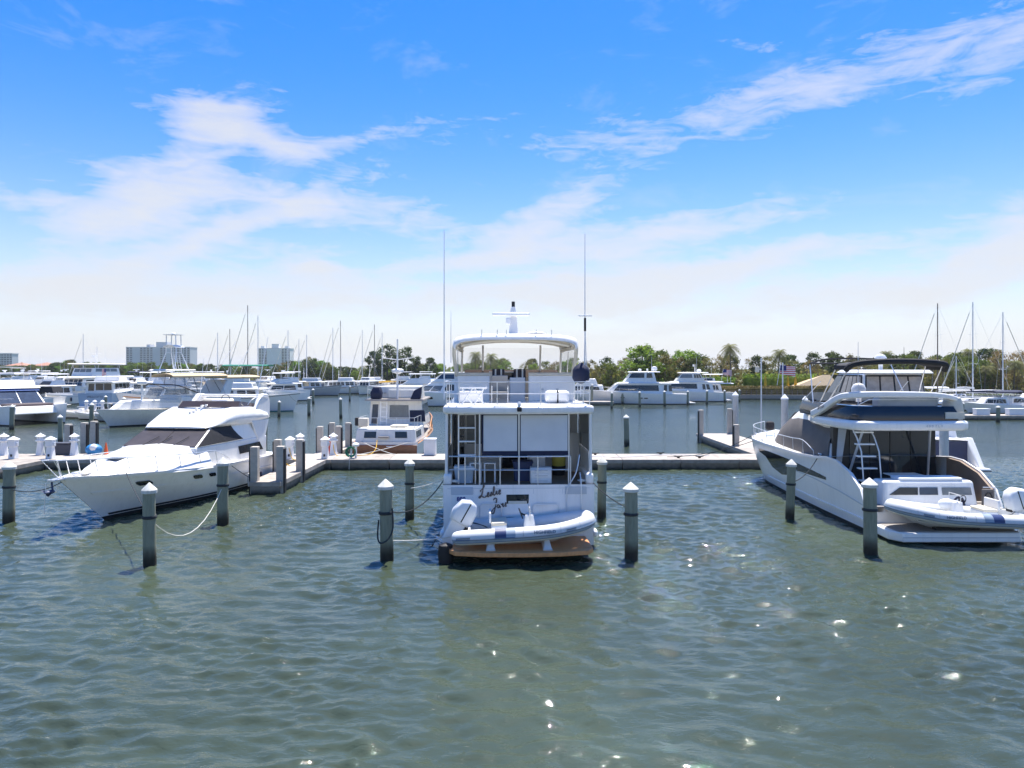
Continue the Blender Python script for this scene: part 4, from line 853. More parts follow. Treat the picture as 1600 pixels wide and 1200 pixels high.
# ---- sailboats: masts over the left and right berths
for px, pyt, d, rz, L, hm, sl, mm, lab in (
  (387,477,150,100,12,W,NAVY,BARK,'sailboat with the tallest dark mast behind the green canopy'),(403,493,155,95,11,W,CREAM,ALU,'sailboat with grey mast in front of the pale tower'),(359,514,170,95,10,W,NAVY,BARK,'sailboat with short dark mast left of the tallest mast, behind the green canopy'),
  (450,516,165,95,11,GHULL,YEL,ALU,'sailboat with yellow sail cover by the pale tower'),(467,530,172,95,10,W,BLUEP,ALU,'sailboat with short mast and blue sail cover by the grey-hulled trawler'),(479,523,168,100,10,W,CREAM,ALU,'sailboat with leaning backstay behind the grey-hulled trawler'),
  (532,501,178,95,12,W,CREAM,BARK,'sailboat with tall dark mast behind the far trawlers'),(585,507,176,90,11,W,YEL,BARK,'sailboat with dark mast in front of the big dark trees'),(597,520,182,90,10,W,YEL,ALU,'sailboat with pale mast in front of the big dark trees'),
  (520,512,190,92,10,W,NAVY,ALU,'slim-masted sailboat between the far trawlers and their sailboats'),(566,516,195,92,10,W,CREAM,ALU,'sailboat with pale mast at the edge of the big dark trees'),(340,520,185,92,10,W,BLUEP,ALU,'sailboat with pale mast behind the white houseboat'),(130,522,190,92,11,W,CREAM,ALU,'sailboat mast rising behind the tall pilothouse yacht'),(1465,474,112,96,13,W,W2,BARK,'sailboat with thick brown mast behind the black bimini'),(1520,472,108,95,13,W,W2,ALU,'sailboat with the tallest silver mast behind the floating dock'),(1567,488,104,-95,12,W,NAVY,ALU,'sailboat with navy sail cover and furled jib behind the floating dock'),(1494,556,125,95,8,W,W2,ALU,'small sailboat with short pale mast between the tall masts')):
    mh = CAM_H+(HZ-pyt)*d/F_PX
    rzr = R(rz); mx = .55; off = (mx-.5)*L     # mast stands at the pixel column
    sailboat(lab, at(px,d)+math.sin(rzr)*off, d-math.cos(rzr)*off, rz, L, mh, hm, sl, mm)
for px, d, rz, L, lab in ((1548,97,92,9,'small white cruiser at the floating dock below the masts'),(1590,99,-88,9,'white cruiser with blue canvas at the floating dock'),(1616,112,95,11,'white motor yacht at the edge of the floating dock berths'),(1440,118,92,11,'white cruiser showing between the bimini legs')):
    yacht('cruiser', lab, 'cruiser', at(px,d), d, rz, L, L*.32, (1.1,1.6), houses=[(.3,.72,.8,.5,1.1,2.2,.2,1.1,None,[('ps',.1,.9,.3,.8,2,.03,None)])], bim=((.15,.5,.75,2.9,NAVY if L == 9 else W2,1.6),), rub=None)
for px, w in ((1535,1.6),(1590,2.2)):
    o = thing('dock_box', 'white storage box standing on the floating dock below the sailboats', 'dock box', (at(px,85.2), 85.4, .55), 0, 'storage boxes on the floating dock')
    box('body', WHITEP, o, (0,0,.35), (w,.8,.7), .04); box('lid', WHITEP, o, (0,0,.74), (w+.08,.88,.1), .03)
# ================================================================ inflatable tenders
def outboard(par, loc, tilt, m=WHITEP, s=1.):
    o = bpy.data.objects.new('outboard_motor', None)
    prof = [(-.42,.0),(.2,.0),(.27,.12),(.25,.5),(.12,.72),(-.12,.78),(-.36,.66),(-.47,.3)]
    rings = []
    for x, k in ((-.24,.72),(-.2,.93),(-.1,1.),(.1,1.),(.2,.93),(.24,.72)): rings.append([(x*s, (y*k)*s, (.38+(z-.38)*k)*s) for y, z in prof])
    cw = MB().loft(rings).obj('outboard_motor', m, par, smooth=60); cw.location = loc; cw.rotation_euler = (tilt, 0, 0)
    b = MB()
    for sd in (-1, 1): b.box((sd*.244*s, -.06*s, .40*s), (.004, .035*s, .62*s))
    q = b.obj('cowl_stripe', BLACK, cw); q.rotation_euler = (R(0),0,0)
    MB().hexa([(-.1*s,-.3*s,-.75*s),(.1*s,-.3*s,-.75*s),(.1*s,.08*s,-.75*s),(-.1*s,.08*s,-.75*s),(-.14*s,-.36*s,.02),(.14*s,-.36*s,.02),(.14*s,.16*s,.02),(-.14*s,.16*s,.02)]).obj('leg', m, cw, bev=.03)
    MB().box((0,-.22*s,-.72*s),(.22*s,.5*s,.03)).obj('cavitation_plate', m, cw)
    MB().tube([(0,-.42*s,-.92*s),(0,.12*s,-.92*s)], [.07*s,.05*s], 8).obj('gearcase', m, cw)
    pr = MB()
    for k in range(3):
        a = k*2.094; pr.add([(0,-.44*s,-.92*s),(.2*s*math.cos(a-.35),-.42*s,-.92*s+.2*s*math.sin(a-.35)),(.22*s*math.cos(a+.3),-.5*s,-.92*s+.22*s*math.sin(a+.3))],[(0,1,2)])
    pr.obj('propeller', BLACK, cw)
    MB().box((0,.2*s,-.1*s),(.3*s,.16*s,.5*s)).obj('bracket', BLACK, cw, bev=.02)
    return cw
def rib(label, loc, rz, L=4.4, B=1.95, pitch=0., brand='HIGHFIELD', side=1, tilt=-.5, hm=None):
    r = thing('inflatable_dinghy', label, 'dinghy', loc, rz); r.rotation_euler = (pitch, 0, rz)
    rad = .235; w = B/2-rad
    half = [(-w,-.5,.5),(-w,-.2,.51),(-w,L*.3,.53),(-w,L*.55,.56),(-w*.97,L*.72,.62),(-w*.8,L*.86,.71),(-w*.45,L*.945,.78),(0,L*.965,.8)]
    path = [Vector(p) for p in half] + [Vector((-p[0],p[1],p[2])) for p in reversed(half[:-1])]
    path = spline(path, 4); n = len(path)
    rr = [rad*min(1, .35+.65*math.sin(min(1, i/5)*math.pi/2), .35+.65*math.sin(min(1, (n-1-i)/5)*math.pi/2)) for i in range(n)]
    tb = MB().tube(path, rr, 14).obj('tube', hm or HYP, r, smooth=60)
    # rubbing strake and stripe on the outside of the tube, following it
    ctr = Vector((0, L*.45, .5))
    def outside(i, ang, extra=.0):
        t = (path[min(i+1,n-1)]-path[max(i-1,0)]).normalized(); a = Vector((t.y,-t.x,0)).normalized()
        if a.dot(path[i]-ctr) < 0: a = -a
        return path[i]+(a*math.cos(ang)+Vector((0,0,1))*math.sin(ang))*(rr[i]+extra)
    for nm, m, ang, th in (('rubbing_strake', HYPB, -.1, .026), ('lower_strake', HYPB, -.55, .014)):
        MB().tube([outside(i, ang, .006) for i in range(1, n-1)], th, 6).obj(nm, m, tb)
    rings = []
    for i in range(1, n-1): rings.append([outside(i, a, .012) for a in (-.14,-.25,-.38,-.5)])
    MB().loft(rings, False, False).obj('grey_band', mat('inflatable_band',(.27,.34,.42),.55), tb)
    for i0, i1, m in ((7,8,BLUEP),(8,9,mat('inflatable_band',(.3,.36,.42),.55))):
        for a0, b0 in ((i0,i1),(n-1-i1,n-1-i0)):
            MB().loft([[outside(i, a, .01) for a in (1.45,1.1,.7,.35,.0)] for i in range(a0, b0+1)], False, False).obj('tube_flash', m, tb)
    for i in (4, 18):
        for j in (i, n-1-i):
            MB().loft([[outside(k, a, .012) for a in (.02,.12,.22)] for k in (j-1, j, j+1)], False, False).obj('handle', mat('handle_grey',(.22,.24,.26),.7), tb)
    # seams
    for i in (10, 16, 20, n-11, n-17, n-21):
        MB().loft([[outside(k, a, .003) for a in (1.5,1.,.5,0,-.4)] for k in (i, i+.12)] if False else [[outside(i, a, .007)+(path[i+1]-path[i])*f for a in (1.5,1.,.5,0,-.4)] for f in (0,.1)], False, False).obj('tube_seam', mat('seam_grey',(.45,.46,.47),.6), tb)
    # rigid V hull
    rings = []
    for t in (0,.25,.5,.7,.84,.94,.985):
        k = 1-max(0,(t-.55)/.45)**2.2; y = t*L*.97; up = max(0,(t-.6)/.4)**2*.5
        rings.append([(-w*k-.02,y,.42+up*.5),(-w*.75*k,y,.3+up*.8),(0,y,.06+up*1.25),(w*.75*k,y,.3+up*.8),(w*k+.02,y,.42+up*.5)])
    MB().loft(rings, False, True).obj('hull', W, r)
    MB().prism([(-w,.06),(w,.06),(w,L*.6),(w*.6,L*.82),(-w*.6,L*.82),(-w,L*.6)], 'z', .36, .40).obj('floor', mat('rib_floor',(.5,.52,.53),.7), r)
    box('transom', W, r, (0,.05,.52), (2*w,.07,.5), .02)
    c = blk('console', W, r, (1.75,2.2,.27,.27,.4), (1.85,2.12,.24,.2,1.05), .05, x0=.12)
    w0 = MB(); w0.tube([(.12+.18*math.cos(a), 1.72-.06*math.sin(a), 1.08+.17*math.sin(a)) for a in [k*math.tau/12 for k in range(13)]], .016, 6); w0.tube([(.12,1.73,1.08),(.12,1.9,1.0)], .03, 6); w0.box((.12,1.72,1.08),(.34,.02,.03))
    w0.obj('steering_wheel', BLACK, c['o'])
    MB().tube([(-.2,2.0,.9),(-.22,2.0,1.3),(.44,2.0,1.3),(.42,2.0,.9)], .018, 6).obj('grab_rail', SS, c['o'])
    s = blk('seat', WHITEP, r, (.75,1.25,.42,.42,.4), (.75,1.25,.4,.4,.78), .05); box('seat_cushion', CREAM, s['o'], (0,1.0,.82), (.82,.5,.1), .04); 
    q = box('seat_back', WHITEP, s['o'], (0,.72,1.02), (.78,.07,.34), .03)
    box('bow_locker', WHITEP, r, (0,L*.7,.5), (.75,.5,.22), .05)
    outboard(r, (0,-.22,.78), tilt, s=1.08)
    ln = MB(); ln.tube(spline([(-.2,.0,.8),(-.35,.3,.7),(-.1,.6,.62),(.2,.5,.75),(.1,.05,.85)],5), .012, 5); ln.obj('fuel_hose', BLACK, r)
    if brand:
        i = 13 if side < 0 else n-14
        p = outside(i, .30, .03); t = (path[i+1]-path[i-1]).normalized()
        sg = -1 if side < 0 else 1
        text('tube_lettering', brand, .14, HYPB, tb, p, (R(90-17), 0, R(90) if sg > 0 else R(-90)), bold=.003)
    return r
# ================================================================ central motor yacht, stern to the camera
def script_name(par, y, x0, z0, m):
    """brushed two-line script lettering on the transom, drawn stroke by stroke (x right, z up)"""
    L1 = {'L':[(.05,.62),(.0,.72),(.12,.8),(.3,1.0),(.32,1.16),(.25,1.1),(.2,.7),(.1,.3),(-.05,.12),(-.12,.2),(.05,.3),(.25,.12),(.42,.08),(.5,.2)],
          'e':[(0,.12),(.14,.26),(.2,.38),(.12,.42),(.06,.24),(.12,.08),(.24,.12)], 's':[(0,.1),(.12,.3),(.16,.42),(.2,.24),(.16,.1),(.04,.1)],
          'l':[(0,.1),(.14,.5),(.16,.8),(.1,.74),(.08,.3),(.14,.08),(.24,.14)], 'i':[(0,.12),(.1,.4),(.1,.14),(.2,.12)],
          'J':[(.05,.9),(.2,1.05),(.38,.95),(.34,.7),(.24,.2),(.1,-.3),(-.08,-.36),(-.1,-.15),(.1,.1),(.35,.26)],
          'a':[(.24,.38),(.1,.4),(.02,.2),(.1,.08),(.2,.2),(.24,.4),(.22,.12),(.32,.1)], 'n':[(0,.1),(.06,.4),(.06,.12),(.18,.4),(.24,.34),(.22,.1),(.32,.12)]}
    o = MB()
    def word(w, x, z, s, slope):
        for ch, adv in w:
            P = [Vector((x+px*s, y, z+pz*s+slope*(px*s))) for px, pz in L1[ch]]
            sp = spline(P, 4); o.tube(sp, [.021*s/.42*(.75+.5*abs(math.sin(i*.4))) for i in range(len(sp))], 5)
            x += adv*s; z += adv*s*slope
    word([('L',.52),('e',.26),('s',.24),('l',.26),('i',.22),('e',.2)], x0, z0, .40, .22)
    o.tube([(x0+.40*1.38, y, z0+.45),(x0+.40*1.42, y, z0+.47)], .014, 5)
    word([('J',.42),('a',.34),('n',.34),('e',.2)], x0+.42, z0-.36, .36, .2)
    return o.obj('transom_lettering', m, par)
def central():
    r = thing('motor_yacht', 'big white motor yacht stern-on with teak swim platform and flybridge hardtop', 'yacht', (.32, 22.1, 0), R(2))
    h = Hull(r, 18., 5.35, lambda t: 2.2+.8*max(0,(t-.2)/.8)**1.4, y0=2.25, rake=2.0, t0=.5, n=2.1, wl=.3, tr=-.12, deck=(0.,.03), dm=BROWN, stern=.97, rub=None, camber=.0, sw=.985)
    for sd in (-1, 1):
        h.strip('rub_rail', W, [(t, .42, .62) for t in (0,.1,.25,.5,.7)], sd, .06); h.rail(.3,.97,.75,9,sd)
        box('fender_pad', WHITEP, r, (sd*2.62, 2.35, .52), (.16,.5,.22), .06)
    # teak platform with bowed after edge
    out = [(-2.28,2.2),(-2.3,.55),(-2.1,.25),(-1.2,.06),(0,0),(1.2,.06),(2.1,.25),(2.3,.55),(2.28,2.2)]
    pf = MB().prism(out, 'z', .3, .445).obj('swim_platform', TEAK, r, bev=.02)
    plank = MB().box((0,0,0), (4.46,.118,.012)).mesh('plank', TEAK, 0); short = MB().box((0,0,0), (3.7,.118,.012)).mesh('plank', TEAK, 0)
    for i in range(16):
        k = bpy.data.objects.new('plank', plank if i > 2 else short); COL.objects.link(k); k.parent = pf; k.location = (0,.27+i*.124,.449)
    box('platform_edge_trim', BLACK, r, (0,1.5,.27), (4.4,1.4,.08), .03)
    MB().lathe([(.05,-.35),(.22,-.28),(.26,0),(.22,.28),(.05,.35)], (-2.42,.75,.25), 12).obj('fender', BLACK, r)
    # aft bulkhead and superstructure
    sal = blk('saloon', W, r, (6.0,15.2,2.5,1.7,2.17), (6.0,13.2,2.48,1.5,4.64), .04)
    for p in row(.1,.85,.4,.8,4,.03): panel('window', GLASS, r, sal, 'port', p); panel('window', GLASS, r, sal, 'stbd', p)
    for p in row(.05,.95,.35,.85,3,.03): panel('windscreen', GLASS, r, sal, 'front', p)
    panel('door', GLASS, r, sal, 'aft', rect(.40,.03,.60,.8)); panel('bulkhead_window', GLASSG, r, sal, 'aft', rect(.66,.42,.86,.86))
    panel('bulkhead_window', GLASSG, r, sal, 'aft', rect(.12,.42,.34,.9)); panel('dark_door', GLASS, r, sal, 'aft', rect(.01,.02,.1,.93))
    for sd in (-1, 1):
        wb = blk('wing_bulwark', W, r, (2.75,6.0,.04,.04,2.17), (2.95,6.0,.04,.04,3.25), .02, x0=sd*2.53)
        box('wing_glass', GLASSG, r, (sd*2.53, 4.45, 3.94), (.03,3.05,1.36))
        tube('corner_post', W, r, [(sd*2.5,2.45,2.15),(sd*2.48,2.5,4.7)], .05, 8)
        box('quarter_coaming', W, r, (sd*2.45,3.4,2.36), (.28,2.1,.4), .08)
    box('wing_door', W, r, (2.1,5.3,2.95), (.75,.06,1.5), .02); box('wing_door_handle', SS, r, (1.82,5.25,2.95), (.05,.05,.12))
    # flybridge deck with bowed edge
    fo = [(-2.62,10.5),(-2.62,2.45),(-2.45,2.28),(-1.4,2.06),(0,1.98),(1.4,2.06),(2.45,2.28),(2.62,2.45),(2.62,10.5)]
    MB().prism(fo, 'z', 4.62, 4.9).obj('flybridge_deck', W, r, bev=.09, seg=3)
    box('stern_light', BLACK, r, (0,1.97,4.8), (.16,.1,.16), .03); MB().lathe([(.05,0),(.07,.08),(.03,.16)], (0,2.1,4.9), 8).obj('searchlight', W, r)
    # aft deck rails, ladder, poles
    rl = MB(); pts = [(-2.4,2.42,3.16),(-1.2,2.3,3.16),(0,2.27,3.16),(1.2,2.3,3.16),(1.78,2.34,3.16)]
    ro = MB().tube(spline(pts,4), .024, 7).obj('aft_rail', SS, r); MB().tube(spline([(x,y,z-.46) for x,y,z in pts],4), .017, 6).obj('mid_rail', SS, ro)
    for x in (-1.85,-1.35,-.65,.0,.65,1.78): tube('stanchion', SS, ro, [(x,2.3,2.15),(x,2.3,3.16)], .02, 6)
    for x in (-1.35, .0, 1.72): tube('deck_pole', SS, r, [(x,2.36,2.15),(x,2.32,4.66)], .03, 8)
    ld = tube('ladder', SS, r, [(-2.08,2.5,2.2),(-2.08,2.6,4.7)], .028, 8); tube('ladder_rail', SS, ld, [(-1.5,2.5,2.2),(-1.5,2.6,4.7)], .022, 6)
    for i in range(5): box('rung', W, ld, (-1.79,2.56,2.72+i*.47), (.62,.16,.05), .012)
    for x0, x1 in ((-1.24,-.04),(.04,1.7)):
        s = box('sun_screen', SCREEN, r, ((x0+x1)/2,2.34,3.95), (x1-x0,.012,1.28)); w = x1-x0
        box('screen_hem', NAVY, s, ((x0+x1)/2,2.335,3.27), (w+.06,.03,.15), .01); box('screen_hem', NAVY, s, ((x0+x1)/2,2.335,4.6), (w+.06,.03,.05), .01)
        for x in (x0-.01, x1+.01): box('screen_edge', NAVY, s, (x,2.335,3.94), (.06,.028,1.3), .01)
    # transom details
    hat = box('transom_hatch', GLASS, r, (-.05,2.235,1.62), (.78,.04,.5), .06); box('hatch_shelf', CREAM, hat, (-.05,2.212,1.6), (.64,.01,.1)); box('hatch_frame', SS, hat, (-.05,2.25,1.62), (.86,.03,.58), .05)
    for x0, x1, z0, z1 in ((-1.35,-.6,1.1,1.58),(.45,1.35,1.05,1.55)): tube('transom_handrail', SS, r, [(x0,2.22,z0),(x0,2.12,z0+.05),(x0,2.1,z1-.08),(x0+.08,2.1,z1),(x1-.08,2.1,z1),(x1,2.1,z1-.08),(x1,2.12,z0+.05),(x1,2.22,z0)], .022, 7)
    tube('boarding_handrail', SS, r, [(2.1,2.4,3.2),(1.95,2.2,2.6),(1.7,2.1,2.2),(1.62,2.1,1.9),(1.62,2.12,1.2)], .022, 7, 4); tube('boarding_handrail', SS, r, [(2.1,2.3,2.6),(2.12,2.12,2.2),(2.12,2.12,1.3)], .022, 7, 3)
    for sd in (-1, 1): box('transom_gate', WG, r, (sd*1.95,2.228,2.0), (.75,.025,.26), .02)
    box('transom_door', W, r, (-1.95,2.222,1.32), (.7,.03,1.1), .03)
    script_name(r, 2.19, -1.32, 1.72, mat('name_brown', (.15,.115,.095), .5))
    text('hull_number', '888', .2, mat('number_blue', (.03,.04,.22), .5), r, (-1.98,2.2,1.72), (R(90),0,0), bold=.006)
    # flybridge: coaming, seats, rail, hardtop, mast
    for x0, x1 in ((-2.28,-1.0),(.55,2.4)):
        b = blk('coaming_back', W, r, (6.1,6.22,(x1-x0)/2,(x1-x0)/2,4.88), (6.14,6.22,(x1-x0)/2,(x1-x0)/2,5.9), .04, x0=(x0+x1)/2)
        for u in (.3,.62): box('locker_latch', WG, b['o'], (lp(x0,x1,u),6.1,5.35), (.1,.02,.07))
    for sd in (-1, 1): blk('coaming_side', W, r, (6.1,11.,.06,.06,4.88), (6.3,10.6,.06,.06,5.95), .04, x0=sd*2.34)
    blk('coaming_front', W, r, (10.4,11.2,2.35,1.9,4.88), (10.6,11.,2.2,1.8,6.0), .1); blk('dash', mat('smoked_brown', (.07,.045,.03), .2), r, (9.6,10.6,2.1,1.9,5.8), (9.9,10.5,2.1,1.9,6.12), .05)
    box('helm_door', WG, r, (.12,6.3,5.35), (.62,.05,.95), .03)
    for x in (-.62, .28):
        c = box('helm_chair', W, r, (x,8.2,5.45), (.5,.5,.12), .05); q = box('chair_back', mat('dark_stripe', (.05,.045,.06), .8), c, (x,7.95,5.85), (.52,.1,.62), .05)
        for e in (-.12,.12): box('stripe', WHITEP, q, (x+e,7.895,5.85), (.07,.01,.6))
        tube('chair_post', SS, c, [(x,8.2,4.9),(x,8.2,5.4)], .06, 8)
    g = box('deck_chair', mat('grey_sling',(.3,.29,.27),.8), r, (-.62,4.9,5.62), (.62,.05,.6), .03)
    box('chair_seat', mat('grey_sling',(.3,.29,.27),.8), g, (-.62,4.62,5.3), (.6,.55,.04), .01)
    for x in (-.92,-.32):
        for y in (4.4, 4.88): tube('chair_leg', SS, g, [(x,y,4.9),(x,y,5.32)], .018, 5)
        tube('armrest', SS, g, [(x,4.35,5.3),(x,4.35,5.52),(x,4.9,5.52)], .018, 5)
    # folded boat hoist frame
    for x0, x1 in ((-2.0,-1.6),(-1.55,-1.2)):
        for a, b in (((x0,3.2,4.9),(x1,3.1,5.5)),((x1,3.2,4.9),(x0,3.1,5.5))): tube('cradle_strut', ALU, r, [a, b], .03, 6)
    tube('cradle_bar', ALU, r, [(-2.1,3.1,5.5),(-1.1,3.1,5.5)], .03, 6)
    fp = [(-2.5,6.2,5.72),(-2.5,2.7,5.72),(-1.3,2.3,5.72),(0,2.2,5.72),(1.3,2.3,5.72),(2.5,2.7,5.72),(2.5,6.2,5.72)]
    fr = MB().tube(spline(fp,4), .02, 6).obj('fly_rail', SS, r); MB().tube(spline([(x,y,z-.4) for x,y,z in fp],4), .014, 5).obj('mid_rail', SS, fr)
    for x, y in ((-2.5,6),(-2.5,4.4),(-2.5,2.75),(-2.05,2.5),(-.75,2.3),(.75,2.28),(1.95,2.5),(2.5,2.75),(2.5,4.4),(2.5,6)): tube('stanchion', SS, fr, [(x,y,4.88),(x,y,5.72)], .018, 6)
    # hardtop: rounded shell with drooping sides, frame, clear curtains
    rings = []
    for y, k, dz in ((5.2,.985,-.16),(5.35,1.,0),(7.2,1.,.1),(9.2,.97,.04),(9.7,.92,-.12)):
        pr = []
        for i in range(13):
            a = math.pi*(i/12); c = math.cos(a); s = math.sin(a); pr.append((-2.42*k*math.copysign(abs(c)**.55, c), y, 7.14+dz+.38*abs(s)**.6))
        rings.append(pr + [(x*.975, y, z-.07) for x, y, z in reversed(pr)])
    ht = MB().loft(rings).obj('hardtop', W, r, smooth=50)
    canopy('hardtop_lining', CREAM, r, 5.3, 9.5, 2.3, 7.05, .3, .03)
    for x in (-1.3,-.7,-.35,.8,1.4): box('light_bracket', SS, ht, (x,5.35,7.58), (.03,.05,.2))
    for sd in (-1, 1):
        tube('hardtop_post', CREAM, r, [(sd*2.3,6.2,5.9),(sd*2.38,5.6,6.7),(sd*2.34,5.35,7.15)], .075, 8, 3); tube('hardtop_post', W2, r, [(sd*2.25,10.4,5.9),(sd*2.2,9.5,7.1)], .05, 8); tube('hardtop_post', W2, r, [(sd*1.28,9.9,6.0),(sd*1.28,9.5,7.2)], .045, 8)
        MB().add([(sd*2.33,6.4,5.95),(sd*2.25,10.2,5.98),(sd*2.2,9.4,7.1),(sd*2.36,5.7,7.1)],[(0,1,2,3)]).obj('clear_curtain', CLEAR, r)
        tube('curtain_seam', SS, r, [(sd*2.33,8.2,5.95),(sd*2.32,7.6,7.1)], .02, 6)
    MB().add([(-2.2,10.5,6.05),(2.2,10.5,6.05),(2.15,9.6,7.1),(-2.15,9.6,7.1)],[(0,1,2,3)]).obj('front_curtain', mat('clear_pane',(.7,.7,.7),.08,alpha=.12), r)
    ms = blk('mast', W, r, (7.2,7.9,.2,.2,7.5), (7.5,7.8,.11,.11,8.75), .03); tube('mast_light', BLACK, r, [(0,7.65,8.75),(0,7.65,8.98)], .07, 8)
    box('radar_scanner', WHITEP, r, (-.1,7.3,8.42), (1.55,.12,.13), .04); box('radar_bracket', WHITEP, r, (-.22,7.35,8.15), (.2,.3,.25), .03); MB().lathe([(.05,0),(.42,.02),(.42,.06),(.1,.12)], (.95,7.6,7.62), 14).obj('satellite_antenna', WHITEP, r)
    antenna(r, -2.72, 4.9, 5.0, 6.4, 0, .022); antenna(r, -2.5, 5.6, 6.4, 2.0, 0, .014); antenna(r, 2.62, 4.8, 6.3, 5.0, 0, .02)
    for dx in (-.07,.07): tube('antenna_stay', SS, r, [(2.62+dx,4.6,5.6),(2.62,4.8,7.9)], .012, 5)
    tube('antenna_clamp', BLACK, r, [(2.62,4.78,7.6),(2.62,4.78,8.1)], .045, 7); w = box('wind_vane', WHITEP, r, (2.62,4.75,8.18), (.5,.1,.04), .01); w.rotation_euler = (0, R(0), 0)
    # bolsters, seats and rolled curtains on the flybridge
    for x0, x1 in ((-2.28,-1.0),(.55,2.4)): tube('bolster', CREAM, r, [(x0,6.16,5.95),(x1,6.16,5.95)], .07, 8)
    for sd in (-1, 1):
        tube('rolled_curtain', CREAM, r, [(sd*2.25,5.6,6.98),(sd*2.25,7.5,7.0),(sd*2.2,9.3,6.95)], .08, 8); blk('fly_seat', CREAM, r, (6.5,9.2,.35,.35,4.9), (6.5,9.2,.3,.3,5.98), .08, x0=sd*1.9)
    tube('rolled_curtain', CREAM, r, [(-2.1,5.45,7.06),(-1.2,5.4,7.22),(0,5.4,7.27),(1.2,5.4,7.22),(2.1,5.45,7.06)], .06, 8, 3)
    hc = blk('helm_console', W, r, (9.0,9.7,.8,.8,4.9), (9.2,9.7,.7,.7,6.05), .08, x0=-.3); box('helm_screen', GLASS, hc['o'], (-.3,9.1,5.85), (.9,.05,.3), .02)
    box('raft_canister', WHITEP, r, (1.5,4.2,5.15), (.9,.55,.45), .14); box('canister_strap', BLACK, r, (1.5,4.2,5.15), (.06,.57,.47), .1); box('deck_locker', W, r, (-1.7,4.6,5.12), (.9,.6,.44), .05)
    # seams and fittings of the transom
    for x in (-1.55,-.62,.5,1.5): box('transom_seam', WG, r, (x,2.243,1.3), (.012,.02,1.5))
    box('transom_seam', WG, r, (0,2.243,2.08), (4.9,.02,.012)); box('transom_seam', WG, r, (0,2.236,.95), (4.9,.03,.012))
    for x in (-2.3,2.3): MB().lathe([(.0,0),(.07,0),(.09,.02),(.09,.05)], (0,0,0), 12).obj('scupper', BLACK, r).matrix_local = Matrix.Translation((x,2.25,.8)) @ Matrix.Rotation(R(90),4,'X')
    for x in (-2.2,2.2):
        c = tube('cleat', SS, r, [(x-.16,2.45,2.32),(x-.06,2.45,2.28),(x+.06,2.45,2.28),(x+.16,2.45,2.32)], .025, 6); tube('rope_turns', ROPE, c, [(x+.1*math.cos(a),2.45+.07*math.sin(a),2.27+.004*a) for a in [k*.7 for k in range(26)]], .016, 5)
    return r
central()
YR = R(2)
def on_yacht(x, y, z): return (.32+x*math.cos(YR)-y*math.sin(YR), 22.1+x*math.sin(YR)+y*math.cos(YR), z)
o = thing('kettle_grill', 'navy-covered kettle grill clamped to the flybridge rail of the central yacht', 'grill', on_yacht(2.42,4.4,5.72), YR)
MB().lathe([(.05,-.1),(.26,-.02),(.33,.1),(.32,.4),(.27,.5),(.12,.62),(.05,.68)], n=14).obj('cover', NAVY, o, smooth=50); tube('clamp_post', SS, o, [(0,.1,-.1),(0,.1,-.6)], .03, 6)
o = thing('storage_bin', 'slate-blue lidded bin on the aft deck of the central yacht', 'bin', on_yacht(.18,3.4,2.18), YR); blk('body', BLUEP, o, (-.25,.25,.3,.3,0), (-.28,.28,.34,.34,.62), .03); box('lid', BLUEP, o, (0,0,.66), (.74,.62,.08), .03)
o = thing('drawer_unit', 'white three-drawer unit by the aft deck rail of the central yacht', 'drawers', on_yacht(.78,2.75,2.18), YR); box('body', WHITEP, o, (0,0,.28), (.74,.4,.56), .02)
for i in range(3):
    d = box('drawer', WHITEP, o, (0,-.205,.1+i*.18), (.68,.03,.15), .01); box('handle', WG, d, (0,-.224,.1+i*.18), (.45,.012,.02))
o = thing('cooler', 'pale blue cooler at the port corner of the central yacht aft deck', 'cooler', on_yacht(-1.9,3.0,2.18), YR); blk('body', mat('cooler_blue',(.42,.52,.62),.4), o, (-.22,.22,.3,.3,0), (-.25,.25,.34,.34,.5), .04); box('lid', WHITEP, o, (0,0,.54), (.72,.54,.1), .04)
o = thing('planter', 'yellow and dark pot by the aft bulkhead of the central yacht', 'planter', on_yacht(1.6,4.6,2.18), YR); MB().lathe([(.22,0),(.26,.3),(.26,.35)], n=14).obj('base', BLACK, o); MB().lathe([(.25,.351),(.27,.7),(.2,.75)], n=14).obj('upper', mat('yellow_pot',(.6,.5,.08),.6), o)
for i, x in enumerate((-1.5,-1.0)):
    o = thing('stool', 'white folding stool behind the aft rail of the central yacht', 'stool', on_yacht(x,2.95,2.18), YR, 'folding stools on the aft deck'); box('seat', WHITEP, o, (0,0,.68), (.42,.36,.04), .01)
    for a, b in ((-.18,-.15),(.18,-.15),(.18,.15),(-.18,.15)): box('leg', WHITEP, o, (a,b,.34), (.05,.05,.66), .01)
o = thing('cooler', 'white ice chest with maroon lid under the right screen', 'cooler', on_yacht(.75,4.3,2.18), YR); box('body', WHITEP, o, (0,0,.4), (.6,.45,.8), .05); box('lid', mat('maroon',(.2,.02,.03),.5), o, (0,0,.85), (.64,.5,.1), .04)
# tender across the platform with its chocks
for x in (-.98, .82):
    p = on_yacht(x,.75,.46); o = thing('dinghy_chock', 'white aluminium chock under the dinghy on the teak platform', 'chock', p, YR, 'dinghy chocks on the teak platform')
    MB().hexa([(-.14,-.5,0),(.14,-.5,0),(.14,.5,0),(-.14,.5,0),(-.07,-.2,.26),(.07,-.2,.26),(.07,.4,.26),(-.07,.4,.26)]).obj('leg', WHITEP, o, bev=.01); box('foot', SS, o, (0,-.45,.012), (.3,.2,.024))
rib('light grey inflatable dinghy with white outboard lying across the central teak platform', (-1.40, 23.15, .34), R(-88.5), 4.05, 2.0, R(1.9), side=1, tilt=-.55)

